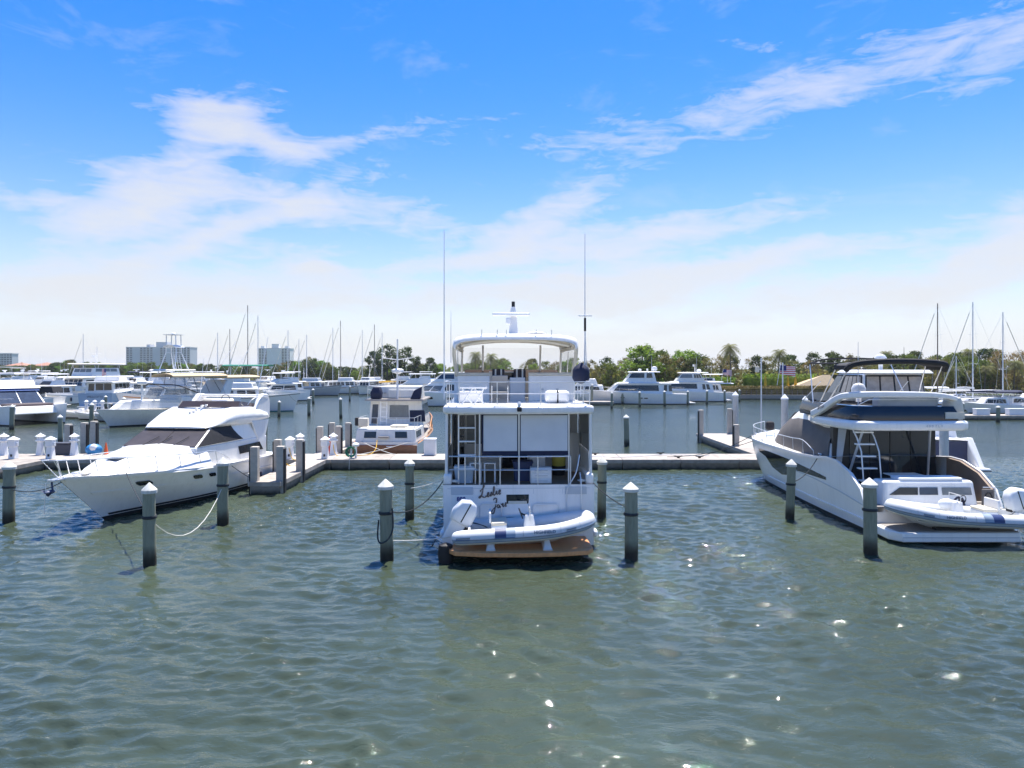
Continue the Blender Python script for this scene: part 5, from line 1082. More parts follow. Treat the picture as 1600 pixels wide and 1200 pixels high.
# ================================================================ left flybridge cruiser, bow towards the camera
def left():
    L = 14.2; r = thing('flybridge_cruiser', 'white flybridge cruiser with covered windscreen, bow between two mooring pilings', 'cruiser', (-15.0,40.56,0), R(172))
    h = Hull(r, L, 4.5, lambda t: 1.45+.62*t**1.8, rake=2.5, t0=.42, n=2.1, wl=.22, tr=.2, deck=(.0,.05), stern=.93, nst=22, fp=1.15, zs=.16, camber=.08, rub=None)
    for sd in (-1, 1):
        h.strip('boot_stripe', BLACK, [(t,.19,.28) for t in [k/30 for k in range(30)]], sd, .008); h.strip('knuckle', W, [(t,h.S(t)*.60,h.S(t)*.65) for t in (0,.2,.4,.6,.75,.88,.96)], sd, .03)
        h.strip('gunwale', W, [(t,h.S(t)*.93,h.S(t)*1.02) for t in (0,.2,.4,.6,.75,.88,.96,.99)], sd, .05)
        for t, w in ((.80,.045),(.60,.034),(.53,.028)): h.strip('porthole', GLASS, [(t-w*.55,h.S(t)*.71,h.S(t)*.75),(t-w*.4,h.S(t)*.69,h.S(t)*.80),(t+w*.4,h.S(t)*.70,h.S(t)*.81),(t+w*.55,h.S(t)*.75,h.S(t)*.8)], sd, .045)
        h.strip('vent', GREYC, [(t,h.S(t)*.56+k,h.S(t)*.575+k) for t, k in ((.22,0),(.34,0))], sd, .03)
    # coachroof sweeping from bow to windscreen
    rings = []
    for y, w, z in ((12.9,.12,1.99),(12.2,.6,2.2),(11,1.15,2.36),(9.6,1.6,2.52),(8.4,1.85,2.66),(7.4,1.95,2.7)):
        zb = h.S(y/L)-.06; rings.append([(-w-.28,y,zb),(-w,y,lp(zb,z,.6)),(-w*.8,y,z*.99),(0,y,z+.06),(w*.8,y,z*.99),(w,y,lp(zb,z,.6)),(w+.28,y,zb)])
    MB().loft(rings, False, True).obj('coachroof', W, r, smooth=60)
    hb = box('deck_hatch', GLASSB, r, (0,11.05,2.44), (.6,.6,.05), .03); hb.rotation_euler = (0,0,0)
    box('anchor_locker', W, r, (0,12.8,2.1), (.4,.5,.08), .03); box('windlass', SS, r, (0,13.25,2.12), (.2,.3,.14), .04)
    # cabin sides + raked windscreen
    cab = blk('cabin', W, r, (1.9,8.3,2.0,1.9,1.5), (1.9,8.25,2.0,1.85,2.58), .06)
    ws = blk('windscreen_house', W, r, (2.6,8.25,1.98,1.86,2.56), (2.6,6.55,1.86,1.62,3.4), .05)
    panel('windscreen_cover', COVER, r, ws, 'front', rect(.02,.05,.495,.95), .03); panel('windscreen_cover', COVER, r, ws, 'front', rect(.505,.05,.98,.95), .03)
    side = [(.30,.06),(.985,.05),(.985,.94),(.62,.95)]
    panel('side_cover', CHAR, r, ws, 'port', side, .03); panel('side_cover', CHAR, r, ws, 'stbd', side, .03)
    aw = [(.06,.35),(.42,.35),(.44,.72),(.12,.75)]
    for s in ('port','stbd'):
        panel('aft_window', GLASS, r, cab, s, aw, .02)
    for sx in (-.75,.1,.75):
        tube('wiper', BLACK, r, [(sx,8.32,2.66),(sx-.35,7.55,3.02)], .018, 5)
    # flybridge: solid brow sweeping up and back, with overhanging aft wings
    rings = []
    for y, w, zb, zt in ((6.95,1.55,3.34,3.4),(6.6,1.72,3.34,3.55),(5.6,1.92,3.36,3.95),(4.5,2.02,3.36,4.22),(3.3,2.08,3.36,4.18),(2.5,2.1,3.38,4.1),(1.8,2.06,3.42,3.92),(1.4,1.95,3.46,3.7)):
        rings.append([(-w*.93,y,zb),(-w,y,lp(zb,zt,.35)),(-w*.97,y,lp(zb,zt,.75)),(-w*.86,y,zt),(0,y,zt+.03),(w*.86,y,zt),(w*.97,y,lp(zb,zt,.75)),(w,y,lp(zb,zt,.35)),(w*.93,y,zb)])
    MB().loft(rings, True, True).obj('flybridge', W, r, smooth=60)
    smoke = mat('smoked_brown2', (.06,.045,.042), .15)
    MB().loft([[(-1.7,2.6,4.16),(-1.68,4.2,4.2),(-1.3,4.75,4.22),(0,4.95,4.24),(1.3,4.75,4.22),(1.68,4.2,4.2),(1.7,2.6,4.16)],[(-1.64,2.4,4.3),(-1.6,3.95,4.5),(-1.22,4.45,4.52),(0,4.6,4.53),(1.22,4.45,4.52),(1.6,3.95,4.5),(1.64,2.4,4.3)]], False, False).obj('fly_windscreen', smoke, r)
    for sd in (-1, 1):
        MB().prism([(1.35,3.6),(2.9,4.0),(2.55,4.5),(2.1,4.82),(1.6,4.8),(1.35,4.4)], 'x', sd*1.95, sd*1.72).obj('arch_wing', W, r, bev=.06)
        MB().prism([(1.6,3.42),(3.4,3.42),(2.9,2.6),(2.6,1.5),(1.9,1.5),(2.0,2.5)], 'x', sd*2.0, sd*1.9).obj('cabin_wing', W, r, bev=.03)
    tube('arch_bar', W, r, [(-1.8,1.85,4.7),(1.8,1.85,4.7)], .08, 8); box('fly_seat', CREAM, r, (.6,2.2,4.35), (1.6,.6,.4), .1); box('fly_helm', W, r, (-.6,3.9,4.4), (.9,.5,.4), .08)
    tube('fly_rail', SS, r, [(-1.9,1.5,4.2),(-1.95,1.8,4.62),(-1.95,3.1,4.62),(-1.8,3.5,4.3)], .02, 6, 3); tube('steering_wheel', BLACK, r, [(-.6+.22*math.cos(a),3.55,4.62+.2*math.sin(a)) for a in [k*.5236 for k in range(13)]], .018, 5)
    antenna(r, -1.75, 2.9, 3.5, 4.4, -1.7, .024, W); antenna(r, 1.5, 2.6, 4.0, 2.8, -.5, .016)
    hn = MB()
    for i, (x, y) in enumerate(((.06,5.6),(-.08,5.5),(-.02,5.2),(-.2,5.05),(-.3,4.8),(-.12,4.85))): z = 4.0+.3*(5.6-y)/.8; hn.tube([(x,y+.1,z),(x,y-.1,z+.04)], [.07,.03], 8)
    hn.obj('air_horn', SS, r)
    box('spotlight', CREAM, r, (-.15,4.5,4.4), (.36,.26,.16), .05)
    # stainless rail with pulpit
    for sd in (-1, 1): h.rail(.40,.985,.7,7,sd,.1,.021,lean=.22)
    tube('pulpit', SS, r, [(-.42,14.1,2.76),(-.25,14.65,2.8),(.25,14.65,2.8),(.42,14.1,2.76)], .018, 6, 4); tube('pulpit_leg', SS, r, [(-.25,14.65,2.8),(-.12,14.0,2.08)], .016, 5); tube('pulpit_leg', SS, r, [(.25,14.65,2.8),(.12,14.0,2.08)], .016, 5)
    MB().prism([(-.22,13.7),(.22,13.7),(.16,14.5),(-.16,14.5)], 'z', 2.0, 2.07).obj('bow_roller', SS, r, bev=.01)
    a = MB(); a.tube([(0,14.45,2.0),(0,14.4,1.6)], .035, 6); a.add([(0,14.3,1.62),(-.24,14.7,1.72),(0,14.62,1.46),(.24,14.7,1.72)],[(0,1,2),(0,2,3)]); a.ell((0,14.55,1.63),(.12,.24,.08),8,6); a.obj('anchor', mat('anchor_blue',(.05,.07,.14),.5), r); tube('anchor_chain', SS, r, [(0,14.72,1.98),(0,14.8,.85)], .014, 5)
    for sd in (-1, 1):
        for y in (12.1, 6.0, 1.0): x = h.half(y/L)-.14; z = h.S(y/L); tube('cleat', SS, r, [(sd*x,y-.14,z+.09),(sd*x,y-.06,z+.09),(sd*x,y+.06,z+.09),(sd*x,y+.14,z+.09)], .022, 6); box('cleat_base', SS, r, (sd*x,y,z+.04), (.05,.1,.1))
    MB().lathe([(.03,-.4),(.13,-.32),(.15,0),(.13,.32),(.03,.4)], (-2.38,4.3,.55), 10).obj('fender', WHITEP, r); MB().lathe([(.03,-.4),(.13,-.32),(.15,0),(.13,.32),(.03,.4)], (-2.4,3.4,.5), 10).obj('fender', NAVY, r)
    box('swim_platform', W, r, (0,-.5,.35), (3.9,1.2,.1), .04)
left()

# ================================================================ right yacht with fold-out aft deck, stern to the camera
def right():
    r = thing('flybridge_yacht', 'modern white yacht with grey covered cabin, black bimini and dark hull window', 'yacht', (15.72,24.8,0), 0)
    L, y0 = 16.0, 1.6
    prof = [(1.6,.85),(1.75,1.15),(2.0,1.6),(2.9,2.15),(4.0,2.46),(4.9,2.5),(6.2,2.36),(8,2.28),(12,2.28),(15,2.36),(17.6,2.5)]
    h = Hull(r, L, 5.15, lambda t: interp(prof, y0+t*L), y0=y0, rake=.5, t0=.72, n=2.6, wl=.62, tr=0., deck=(.2,.0), stern=.985, nst=30, fp=1.6, camber=.05, sw=.94, trm=None, rub=None)
    T = lambda y: (y-y0)/L
    for sd in (-1, 1):
        h.strip('hull_window', GLASS, [(T(y),a,b) for y,a,b in ((5.1,1.5,1.62),(6.4,1.48,1.72),(8.3,1.45,1.82),(8.9,1.12,1.86),(10.4,.95,1.9),(11.6,1.15,1.92),(12.3,1.6,1.92),(13.2,1.75,1.9))], sd)
        h.strip('chine_line', WG, [(T(y),z,z+.05) for y,z in ((1.9,1.02),(4,1.22),(6.3,1.36),(8.3,1.4))], sd, .014); h.strip('spray_rail', W, [(T(y),.42,.52) for y in (1.7,4,7,10,13)], sd, .05)
        h.strip('gunwale', W, [(T(y),interp(prof,y)-.1,interp(prof,y)+.02) for y in (1.62,1.75,2.0,2.4,2.9,3.5,4.0,4.5,4.9,5.5,6.2,8,10,12,14,15.5)], sd, .05)
        h.strip('coaming_liner', LINER if sd > 0 else W, [(T(y),.8,interp(prof,y)-.05) for y in (2.1,2.9,4.0,4.9)], sd, -.12)
        h.rail(T(6.4),T(16.8),.62,9,sd,.12,.018,lean=.06)
    h.strip('bow_chrome', SS, [(T(14.6),1.9,1.95),(T(16),1.95,2.0)], -1)
    # platform
    pl = MB().prism([(-2.3,1.75),(-2.35,.5),(-2.05,.02),(2.05,.02),(2.35,.5),(2.3,1.75)], 'z', .1, .43).obj('swim_platform', W, r, bev=.04)
    pk = MB().box((0,0,0),(.112,1.45,.012)).mesh('plank', TEAKG, 0)
    for i in range(36):
        k = bpy.data.objects.new('plank', pk); COL.objects.link(k); k.parent = pl; k.location = (-2.06+i*.1178,.92,.438)
    box('platform_line', WG, r, (0,.012,.27), (4.1,.012,.03)); box('platform_chock', BLACK, r, (.1,.5,.5), (1.6,.2,.1), .02)
    box('cockpit_floor', TEAKG, r, (0,3.7,1.0), (4.7,4.0,.06))
    # transom lounge
    tl = blk('transom_lounge', W, r, (1.75,2.7,1.85,1.85,.43), (1.95,2.7,1.65,1.8,1.95), .1, 3)
    lw = [(.05,.66),(.36,.66),(.36,.84),(.16,.84)]
    panel('lounge_window', GLASS, r, tl, 'aft', lw); panel('lounge_window', GLASSB, r, tl, 'aft', rect(.38,.66,.58,.84)); panel('lounge_window', GLASSG, r, tl, 'aft', rect(.63,.66,.95,.84))
    box('sunpad', WHITEP, r, (.1,2.35,2.0), (2.4,.7,.12), .05); box('lounge_table', W, r, (-.2,3.3,1.98), (1.3,.8,.05), .02)
    hs_ = box('shower_box', GREYC, r, (2.05,1.75,1.3), (.42,.1,.75), .04); tube('shower_hose', BLACK, hs_, [(2.05+.13*math.cos(a),1.69,1.35+.2*math.sin(a)) for a in [k*.6 for k in range(11)]], .02, 5); tube('stern_gate', SS, r, [(2.3,1.7,.5),(2.3,1.7,1.75),(1.85,1.7,1.75)], .02, 6)
    for i in range(4):
        for sd in (-1, 1): box('step', TEAKG if i % 2 else W, r, (sd*2.12,1.75+i*.22,.55+i*.16), (.5,.26,.1), .02)
    for i in range(7): box('towel_stripe', NAVYP if i % 2 else WHITEP, r, (-2.44,1.72+i*.06,1.0+i*.085), (.16,.1,.085), .01)
    # cabin with grey cover, dark aft doors
    rings = []
    for y, w, zt in ((14.0,.9,2.36),(13.2,1.5,2.75),(12.2,1.78,3.25),(10.8,1.95,3.9),(9.4,2.06,4.32),(8.0,2.12,4.42),(7.0,2.14,4.3),(5.3,2.14,3.95)):
        zb = 2.2; rings.append([(-w-.12,y,zb),(-w-.05,y,lp(zb,zt,.4)),(-w*.93,y,lp(zb,zt,.82)),(-w*.78,y,zt),(0,y,zt+.08),(w*.78,y,zt),(w*.93,y,lp(zb,zt,.82)),(w+.05,y,lp(zb,zt,.4)),(w+.12,y,zb)])
    MB().loft(rings, True, True).obj('cabin', W, r, smooth=50)
    cov = []
    for y, w, zt in ((14.05,.92,2.38),(13.2,1.52,2.74),(12.2,1.8,3.2),(10.8,1.97,3.78),(9.4,2.08,4.0),(8.0,2.14,4.02),(7.0,2.16,3.9),(6.3,2.16,3.8),(5.4,2.17,3.76)):
        zb = 2.3; cov.append([(-w-.15,y,zb),(-w-.09,y,lp(zb,zt,.42)),(-w*.955,y,lp(zb,zt,.86)),(-w*.83,y,zt)])
    MB().loft(cov, False, False).obj('cabin_cover', GREYC, r, smooth=60)
    MB().loft([[(-x,y,z) for x,y,z in q] for q in cov], False, False).obj('cabin_cover', GREYC, r, smooth=60)
    MB().loft([[(-.75,14.1,2.42),(.75,14.1,2.42)],[(-1.45,12.2,3.34),(1.45,12.2,3.34)],[(-1.55,10.8,3.98),(1.55,10.8,3.98)]], False, False).obj('windscreen_cover', GREYC, r)
    ab = blk('aft_bulkhead', mat('dark_frame',(.02,.02,.022),.3), r, (5.2,5.5,2.2,2.2,1.0), (5.2,5.5,2.15,2.15,3.85), .02)
    for p in row(.16,.94,.03,.96,4,.012): panel('glass_door', GLASS, r, ab, 'aft', p, .02)
    panel('side_frame', WG, r, ab, 'aft', [(.03,.4),(.08,.4),(.13,.98),(.05,.98)], .04)
    for sd in (-1, 1): tube('overhang_strut', SS, r, [(sd*1.75,5.1,1.1),(sd*1.35,4.2,3.8)], .05, 7)
    # overhang and flybridge
    ov = [(-2.25,7.4),(-2.5,6.2),(-2.48,4.2),(-2.3,3.2),(-1.9,2.9),(1.9,2.9),(2.3,3.2),(2.48,4.2),(2.5,6.2),(2.25,7.4)]
    MB().prism(ov, 'z', 3.74, 4.12).obj('flybridge_deck', W, r, bev=.13, seg=3)
    text('deck_lettering', '4 0 0  F L Y', .14, WG, r, (.75,2.88,3.93), (R(90),0,0))
    co = [(-2.2,8.6),(-2.3,6.0),(-2.2,3.6),(-1.85,3.2),(1.85,3.2),(2.2,3.6),(2.3,6.0),(2.2,8.6),(1.2,9.4),(-1.2,9.4)]
    def inset(P, k, z): return [(x*k, 5.9+(y-5.9)*k, z) for x, y in P]
    MB().loft([inset(co,1.,4.1),inset(co,1.0,4.4),inset(co,.95,4.68),inset(co,.9,4.7),inset(co,.9,4.15)], True, False).obj('flybridge_coaming', INKY, r, smooth=40)
    box('fly_floor', TEAKG, r, (0,6,4.14), (3.9,5.4,.02))
    MB().prism([(1.35,4.2),(2.1,4.2),(2.1,4.46),(1.35,4.46)], 'y', 3.16, 3.22).obj('name_board', CREAM, r)
    # white arm sweeping up from the port side and along the after edge
    arm = [(-2.42,6.6,4.22),(-2.42,5.6,4.5),(-2.3,4.4,5.0),(-2.0,3.7,5.16),(-.6,3.3,5.2),(1.0,3.3,5.16),(1.9,3.5,5.0),(2.2,4.0,4.7)]
    am = MB(); sp = spline(arm, 4); rings = []
    for i, p in enumerate(sp):
        t = (sp[min(i+1,len(sp)-1)]-sp[max(i-1,0)]).normalized(); a = Vector((-t.y,t.x,0)).normalized(); k = 1-.45*(i/len(sp)); w, hh = .13, .21*k
        rings.append([p-a*w-Vector((0,0,hh)), p+a*w-Vector((0,0,hh)), p+a*w+Vector((0,0,hh*.5)), p-a*w+Vector((0,0,hh*.5))])
    am.loft(rings); am.obj('flybridge_arm', W, r, bev=.05, smooth=60)
    em = MB()
    for q in (0,.06): em.tube(spline([(-2.575,5.75,4.42+q),(-2.575,5.6,4.5+q),(-2.57,5.4,4.5+q),(-2.56,5.2,4.58+q)],4), .012, 5)
    em.obj('arm_emblem', GREYC, r)
    tube('fly_rail', SS, r, [(-2.0,3.5,4.7),(-1.6,3.3,4.95),(1.4,3.3,4.95),(1.9,3.5,4.8)], .02, 6)
    MB().loft([[(x*k+.1,3.75+y*k*.7,z) for x,y in ((-1.2,-.3),(1.2,-.3),(1.2,.5),(-1.2,.5))] for z,k in ((4.2,1.),(4.95,1.),(5.1,.85))]).obj('fly_seat_cover', mat('pale_grey_vinyl',(.5,.51,.52),.6,bump=.4,bscale=3), r, bev=.08)
    MB().lathe([(.36,0),(.4,.2),(.36,.65),(.3,.85),(.1,.92)], (1.95,3.7,4.15), 14).obj('covered_grill', CREAM, r, smooth=50)
    # black bimini
    canopy('bimini', CHAR, r, 4.1, 5.6, 1.95, 6.3, .2, .06, .12, 12)
    MB().tube(spline([(-2.02,4.35,6.12),(-1.88,4.05,6.34),(-1.2,4.0,6.44),(0,3.98,6.48),(1.2,4.0,6.44),(1.88,4.05,6.34),(2.02,4.35,6.12)],4), .12, 9).obj('bimini_boot', CHAR, r)
    bf = tube('bimini_frame', CHAR, r, [(-1.85,8.2,6.42),(-1.0,8.2,6.62),(1.0,8.2,6.62),(1.85,8.2,6.42)], .045, 6, 4)
    for sd in (-1, 1):
        tube('bimini_bar', CHAR, bf, [(sd*1.85,8.2,6.42),(sd*1.9,5.4,6.4)], .04, 6)
        for ya, yb in ((8.2,7.2),(5.4,6.6),(4.2,5.9)): tube('bimini_leg', SS, bf, [(sd*1.88,ya,6.35),(sd*2.15,yb,4.6)], .024, 6)
        tube('bimini_brace', SS, bf, [(sd*1.95,6.9,5.6),(sd*2.1,8.6,4.6)], .018, 5)
    MB().tube([(-.4,6.6,4.7),(-.4,6.6,4.95)], .12, 8).obj('dome_stand', W, r); radar_dome(r, -.4, 6.6, 4.95, .3, .55); antenna(r, -1.2, 5.0, 4.7, 2.6, 0, .016)
    box('fly_windscreen', GLASSG, r, (0,8.9,4.85), (3.2,.04,.4)); 
    # ladder to the flybridge
    ld = tube('fly_ladder', SS, r, [(-1.95,3.0,1.1),(-1.95,3.2,2.9),(-2.1,3.6,3.75)], .028, 7, 2); tube('ladder_rail', SS, ld, [(-1.25,3.0,1.1),(-1.25,3.2,2.9),(-1.4,3.6,3.75)], .028, 7, 2)
    for i in range(6): box('tread', W, ld, (-1.65-.02*i,3.15+.06*i,1.3+i*.47), (.72,.24,.06), .015)
    for sd in (-1, 1):
        for y in (13.0, 5.9, 15.6): x = h.half(T(y))-.16; z = interp(prof,y); tube('cleat', SS, r, [(sd*x,y-.15,z+.1),(sd*x,y+.15,z+.1)], .024, 6); box('cleat_base', SS, r, (sd*x,y,z+.05), (.05,.12,.1))
    for x in (-1.2, .2): s = box('bow_cushion_roll', CHAR, r, (x,15.2,2.95), (.45,.4,.5), .12)
    flag(r, 1.9, 16.3, 2.5, .35)
right()
rib('grey inflatable dinghy with orange flag on the platform of the modern yacht', (17.9, 25.5, .30), R(91), 4.4, 2.0, R(2), side=-1, tilt=-.35, brand='HIGHFIELD')
o = thing('fender_ball', 'round white fender lying in the dinghy on the modern yacht platform', 'fender', (15.75,25.75,1.27)); MB().ell((0,0,0),(.3,.22,.2)).obj('body', WHITEP, o); tube('line', NAVY, o, [(.25,0,.1),(.45,.02,.25),(.5,.0,-.0),(.6,.05,.2),(.65,0,-.05)], .04, 6, 4)
MB().prism([(-.07,-.06),(.07,-.06),(.07,.06),(-.07,.06)],'y',0,.012).obj('patch', RED, o).location = (-.05, -.62, -.45)

# ================================================================ wooden-transom trawler behind the dock
def wooden():
    L, B = 13.5, 4.6; r = thing('trawler', 'old trawler with varnished mahogany transom behind the dock', 'trawler', (-8.45,47.3,0), R(-1))
    h = Hull(r, L, B, lambda t: 1.28+.9*t**1.8, rake=1.2, t0=.45, n=2., wl=.5, tr=.1, trm=None, deck=(.0,.12), dm=TEAKG, stern=.96, rub=TEAK, nst=16)
    box('transom_board', MAHO, r, (0,-.06,.62), (B*.93,.06,.92), .02); box('name_plate', WHITEP, r, (.3,-.1,.98), (.4,.01,.06))
    for sd in (-1, 1): h.strip('bulwark', TEAK, [(t,h.S(t)-.02,h.S(t)+.16) for t in (.3,.45,.6,.75,.88,.97)], sd, .0)
    # aft cabin with windows in its after face
    ac = blk('aft_cabin', W2, r, (.1,4.0,2.05,2.1,1.2), (.25,4.0,1.95,2.0,2.12), .05)
    for u0, u1 in ((.14,.34),(.66,.86)): panel('window', GLASS, r, ac, 'aft', rect(u0,.35,u1,.8))
    for s in ('port','stbd'):
        for p in row(.1,.6,.35,.8,3,.05): panel('window', GLASS, r, ac, s, p)
    box('cabin_step', TEAKG, r, (-.1,.0,1.6), (.7,.3,.08)); box('hatch_slide', CREAM, r, (.6,2.0,2.2), (1.1,1.2,.1), .03)
    sal = blk('saloon', W2, r, (4.0,8.4,2.0,1.9,2.0), (4.05,8.0,1.85,1.7,3.85), .05)
    panel('door', GLASSB, r, sal, 'aft', rect(.05,.1,.16,.85)); panel('window', GLASSG, r, sal, 'aft', rect(.38,.3,.74,.82)); panel('canvas_panel', NAVY, r, sal, 'aft', rect(.76,.18,1.04,.62), .04)
    for s in ('port','stbd'):
        for p in row(.06,.94,.42,.85,4,.03): panel('window', GLASSB, r, sal, s, p)
    blk('upper_deck', TEAKG, r, (3.3,8.6,2.1,1.9,3.85), (3.35,8.5,2.08,1.88,3.97), .03)
    fb = blk('flybridge', W2, r, (5.0,8.3,1.7,1.5,3.97), (5.1,8.0,1.65,1.4,4.85), .06); box('seat_back', W2, r, (.3,4.9,4.3), (2.0,.12,.6), .03)
    MB().lathe([(.12,0),(.12,.02)], (-1.0,4.98,4.35), 10).obj('round_vent', BLACK, r)
    q = MB().loft([[(-1.75,3.6,3.97),(-1.05,3.6,3.97),(-1.05,4.3,3.97),(-1.75,4.3,3.97)],[(-1.8,3.55,4.4),(-1.0,3.55,4.4),(-1.0,4.35,4.4),(-1.8,4.35,4.4)],[(-1.6,3.7,4.85),(-1.1,3.7,4.85),(-1.1,4.2,4.85),(-1.6,4.2,4.85)]]).obj('covered_seat', NAVY, r, bev=.08)
    MB().loft([[(1.1,3.5,3.97),(1.8,3.5,3.97),(1.8,4.1,3.97),(1.1,4.1,3.97)],[(1.35,3.6,4.6),(1.95,3.7,4.9),(1.95,4.0,4.9),(1.4,4.0,4.5)]]).obj('navy_canvas_heap', NAVY, r, bev=.06)
    MB().tube([(0,4.6,3.9),(0,4.6,8.3)], [.09,.05], 8).obj('mast', W, r); tube('spreader', W, r, [(-1.1,4.6,6.95),(0,4.6,6.8),(1.1,4.6,6.95)], .035, 6); MB().lathe([(.1,-.22),(.42,-.12),(.44,.05),(.3,.15)], (0,4.75,6.0), 12).obj('radar_dome', WHITEP, r)
    for x in (-1.0,-.55):
        tube('deck_ladder', W, r, [(x,3.3,2.15),(x,3.5,3.95)], .03, 6)
    for i in range(5): box('rung', W, r, (-.78,3.36+.04*i,2.4+i*.33), (.45,.1,.04))
    for x, y in ((-1.9,.4),(-1.9,3.4),(1.9,.4),(1.9,3.4),(-1.9,1.9),(1.9,1.9),(-.6,.35),(.7,.35)): tube('stanchion', SS, r, [(x,y,2.1),(x,y,2.85)], .018, 5)
    tube('rail', SS, r, [(-1.9,3.4,2.85),(-1.9,.4,2.85),(1.9,.4,2.85),(1.9,3.4,2.85)], .018, 5)
    ob = MB().box((-1.55,.5,2.55),(.65,.5,.6)).obj('generator', CREAM, r, bev=.07); box('generator_cap', BLACK, ob, (-1.95,.5,2.6), (.3,.45,.55), .06)
    for sd in (-1, 1): h.rail(.42,.98,.8,8,sd,.06,.03,m=TEAK,name='wooden_rail')
    for s in (-1, 1): tube('hardtop_rail', SS, r, [(s*1.95,3.6,3.97),(s*1.95,3.6,4.9),(s*1.8,8,4.9)], .02, 5)
wooden()
o = thing('dock_box', 'white dock box beside the mahogany transom trawler', 'dock box', (-5.25,45.6,DZ)); box('body', WHITEP, o, (0,0,.5), (.75,.7,1.0), .05); box('lid', WHITEP, o, (0,0,1.03), (.8,.75,.08), .03)

# ================================================================ navy express cruiser beyond the right yacht
def navy():
    L, B = 16.5, 4.9; r = thing('express_cruiser', 'navy-hulled express cruiser with white hardtop behind the modern yacht', 'cruiser', (24.9,41.8,0), 0)
    h = Hull(r, L, B, lambda t: 1.9+.95*t**1.3, rake=1.6, t0=.5, n=2.1, wl=.3, tr=.0, top=NAVYP, deck=(.0,.0), stern=.96, nst=18, camber=.1, rub=W)
    text('hull_lettering', 'SEA RAY', .26, WHITEP, r, (-2.32,9.6,2.05), (R(92),0,R(-90)))
    blk('transom_moulding', W, r, (-.05,.5,2.4,2.4,.35), (.3,.6,2.3,2.35,1.95), .12); box('swim_platform', W, r, (0,-.75,.4), (4.6,1.5,.16), .06); box('platform_pad', NAVYP, r, (0,-1.2,.33), (4.62,.6,.05))
    MB().prism([(-1.0,.45),(.7,.45),(.8,2.0),(.1,2.1),(-.5,1.2)], 'x', 1.9, 2.3).obj('stern_quarter', W, r, bev=.08)
    MB().prism([(-1.0,.45),(.7,.45),(.8,2.0),(.1,2.1),(-.5,1.2)], 'x', -2.3, -1.9).obj('stern_quarter', W, r, bev=.08)
    rings = []
    for y, w, z in ((15.2,.2,2.85),(13.8,1.1,3.2),(12,1.7,3.55),(10.3,2.0,3.75)):
        zb = h.S(y/L); rings.append([(-w-.15,y,zb),(-w,y,lp(zb,z,.7)),(-w*.7,y,z),(0,y,z+.08),(w*.7,y,z),(w,y,lp(zb,z,.7)),(w+.15,y,zb)])
    MB().loft(rings, False, True).obj('foredeck', W, r, smooth=60)
    blk('cockpit_side', W, r, (1.5,10.4,2.3,2.05,1.9), (2.0,10.3,2.2,2.0,3.75), .1)
    pl = blk('pilothouse', W, r, (4.2,11.6,2.1,1.7,3.7), (4.6,9.2,1.9,1.45,5.85), .12)
    for s in ('port','stbd'):
        panel('side_glass', GLASSG, r, pl, s, [(.70,.08),(.985,.08),(.97,.9),(.78,.9)]); panel('hatch_glass', GLASSG, r, pl, s, [(.62,.08),(.68,.08),(.76,.9),(.70,.9)])
        panel('curtain_frame', BLACK, r, pl, s, [(.03,.03),(.64,.03),(.70,.95),(.06,.95)], .004); panel('windscreen_frame', BLACK, r, pl, s, [(.67,.03),(.995,.03),(.985,.95),(.75,.95)], .004)
        for p in row(.06,.58,.08,.9,4,.02,.05): panel('clear_curtain', mat('warm_vinyl',(.42,.36,.31),.15,var=.2,vscale=2.), r, pl, s, p)
    panel('curtain_frame', BLACK, r, pl, 'aft', rect(.02,.02,.98,.95), .004)
    panel('windscreen', GLASSG, r, pl, 'front', rect(.05,.08,.48,.9)); panel('windscreen', GLASSG, r, pl, 'front', rect(.52,.08,.95,.9))
    for p in row(.04,.96,.06,.9,4,.03): panel('aft_curtain', mat('warm_vinyl',(.42,.36,.31)), r, pl, 'aft', p)
    blk('hardtop', W, r, (3.4,9.6,2.0,1.5,5.85), (3.6,9.2,1.8,1.3,6.08), .08)
    MB().tube([(0,6.2,6.0),(0,6.2,6.5)], .14, 8).obj('dome_stand', W, r); radar_dome(r, 0, 6.2, 6.5, .38, .6); antenna(r, 1.2, 5.5, 6.0, 1.6, 0, .02, BLACK)
    for sd in (-1, 1): h.rail(.5,.98,.7,8,sd,.15,.02)
    box('horn', BLACK, r, (.3,9.0,6.15), (.15,.3,.1), .03)
navy()
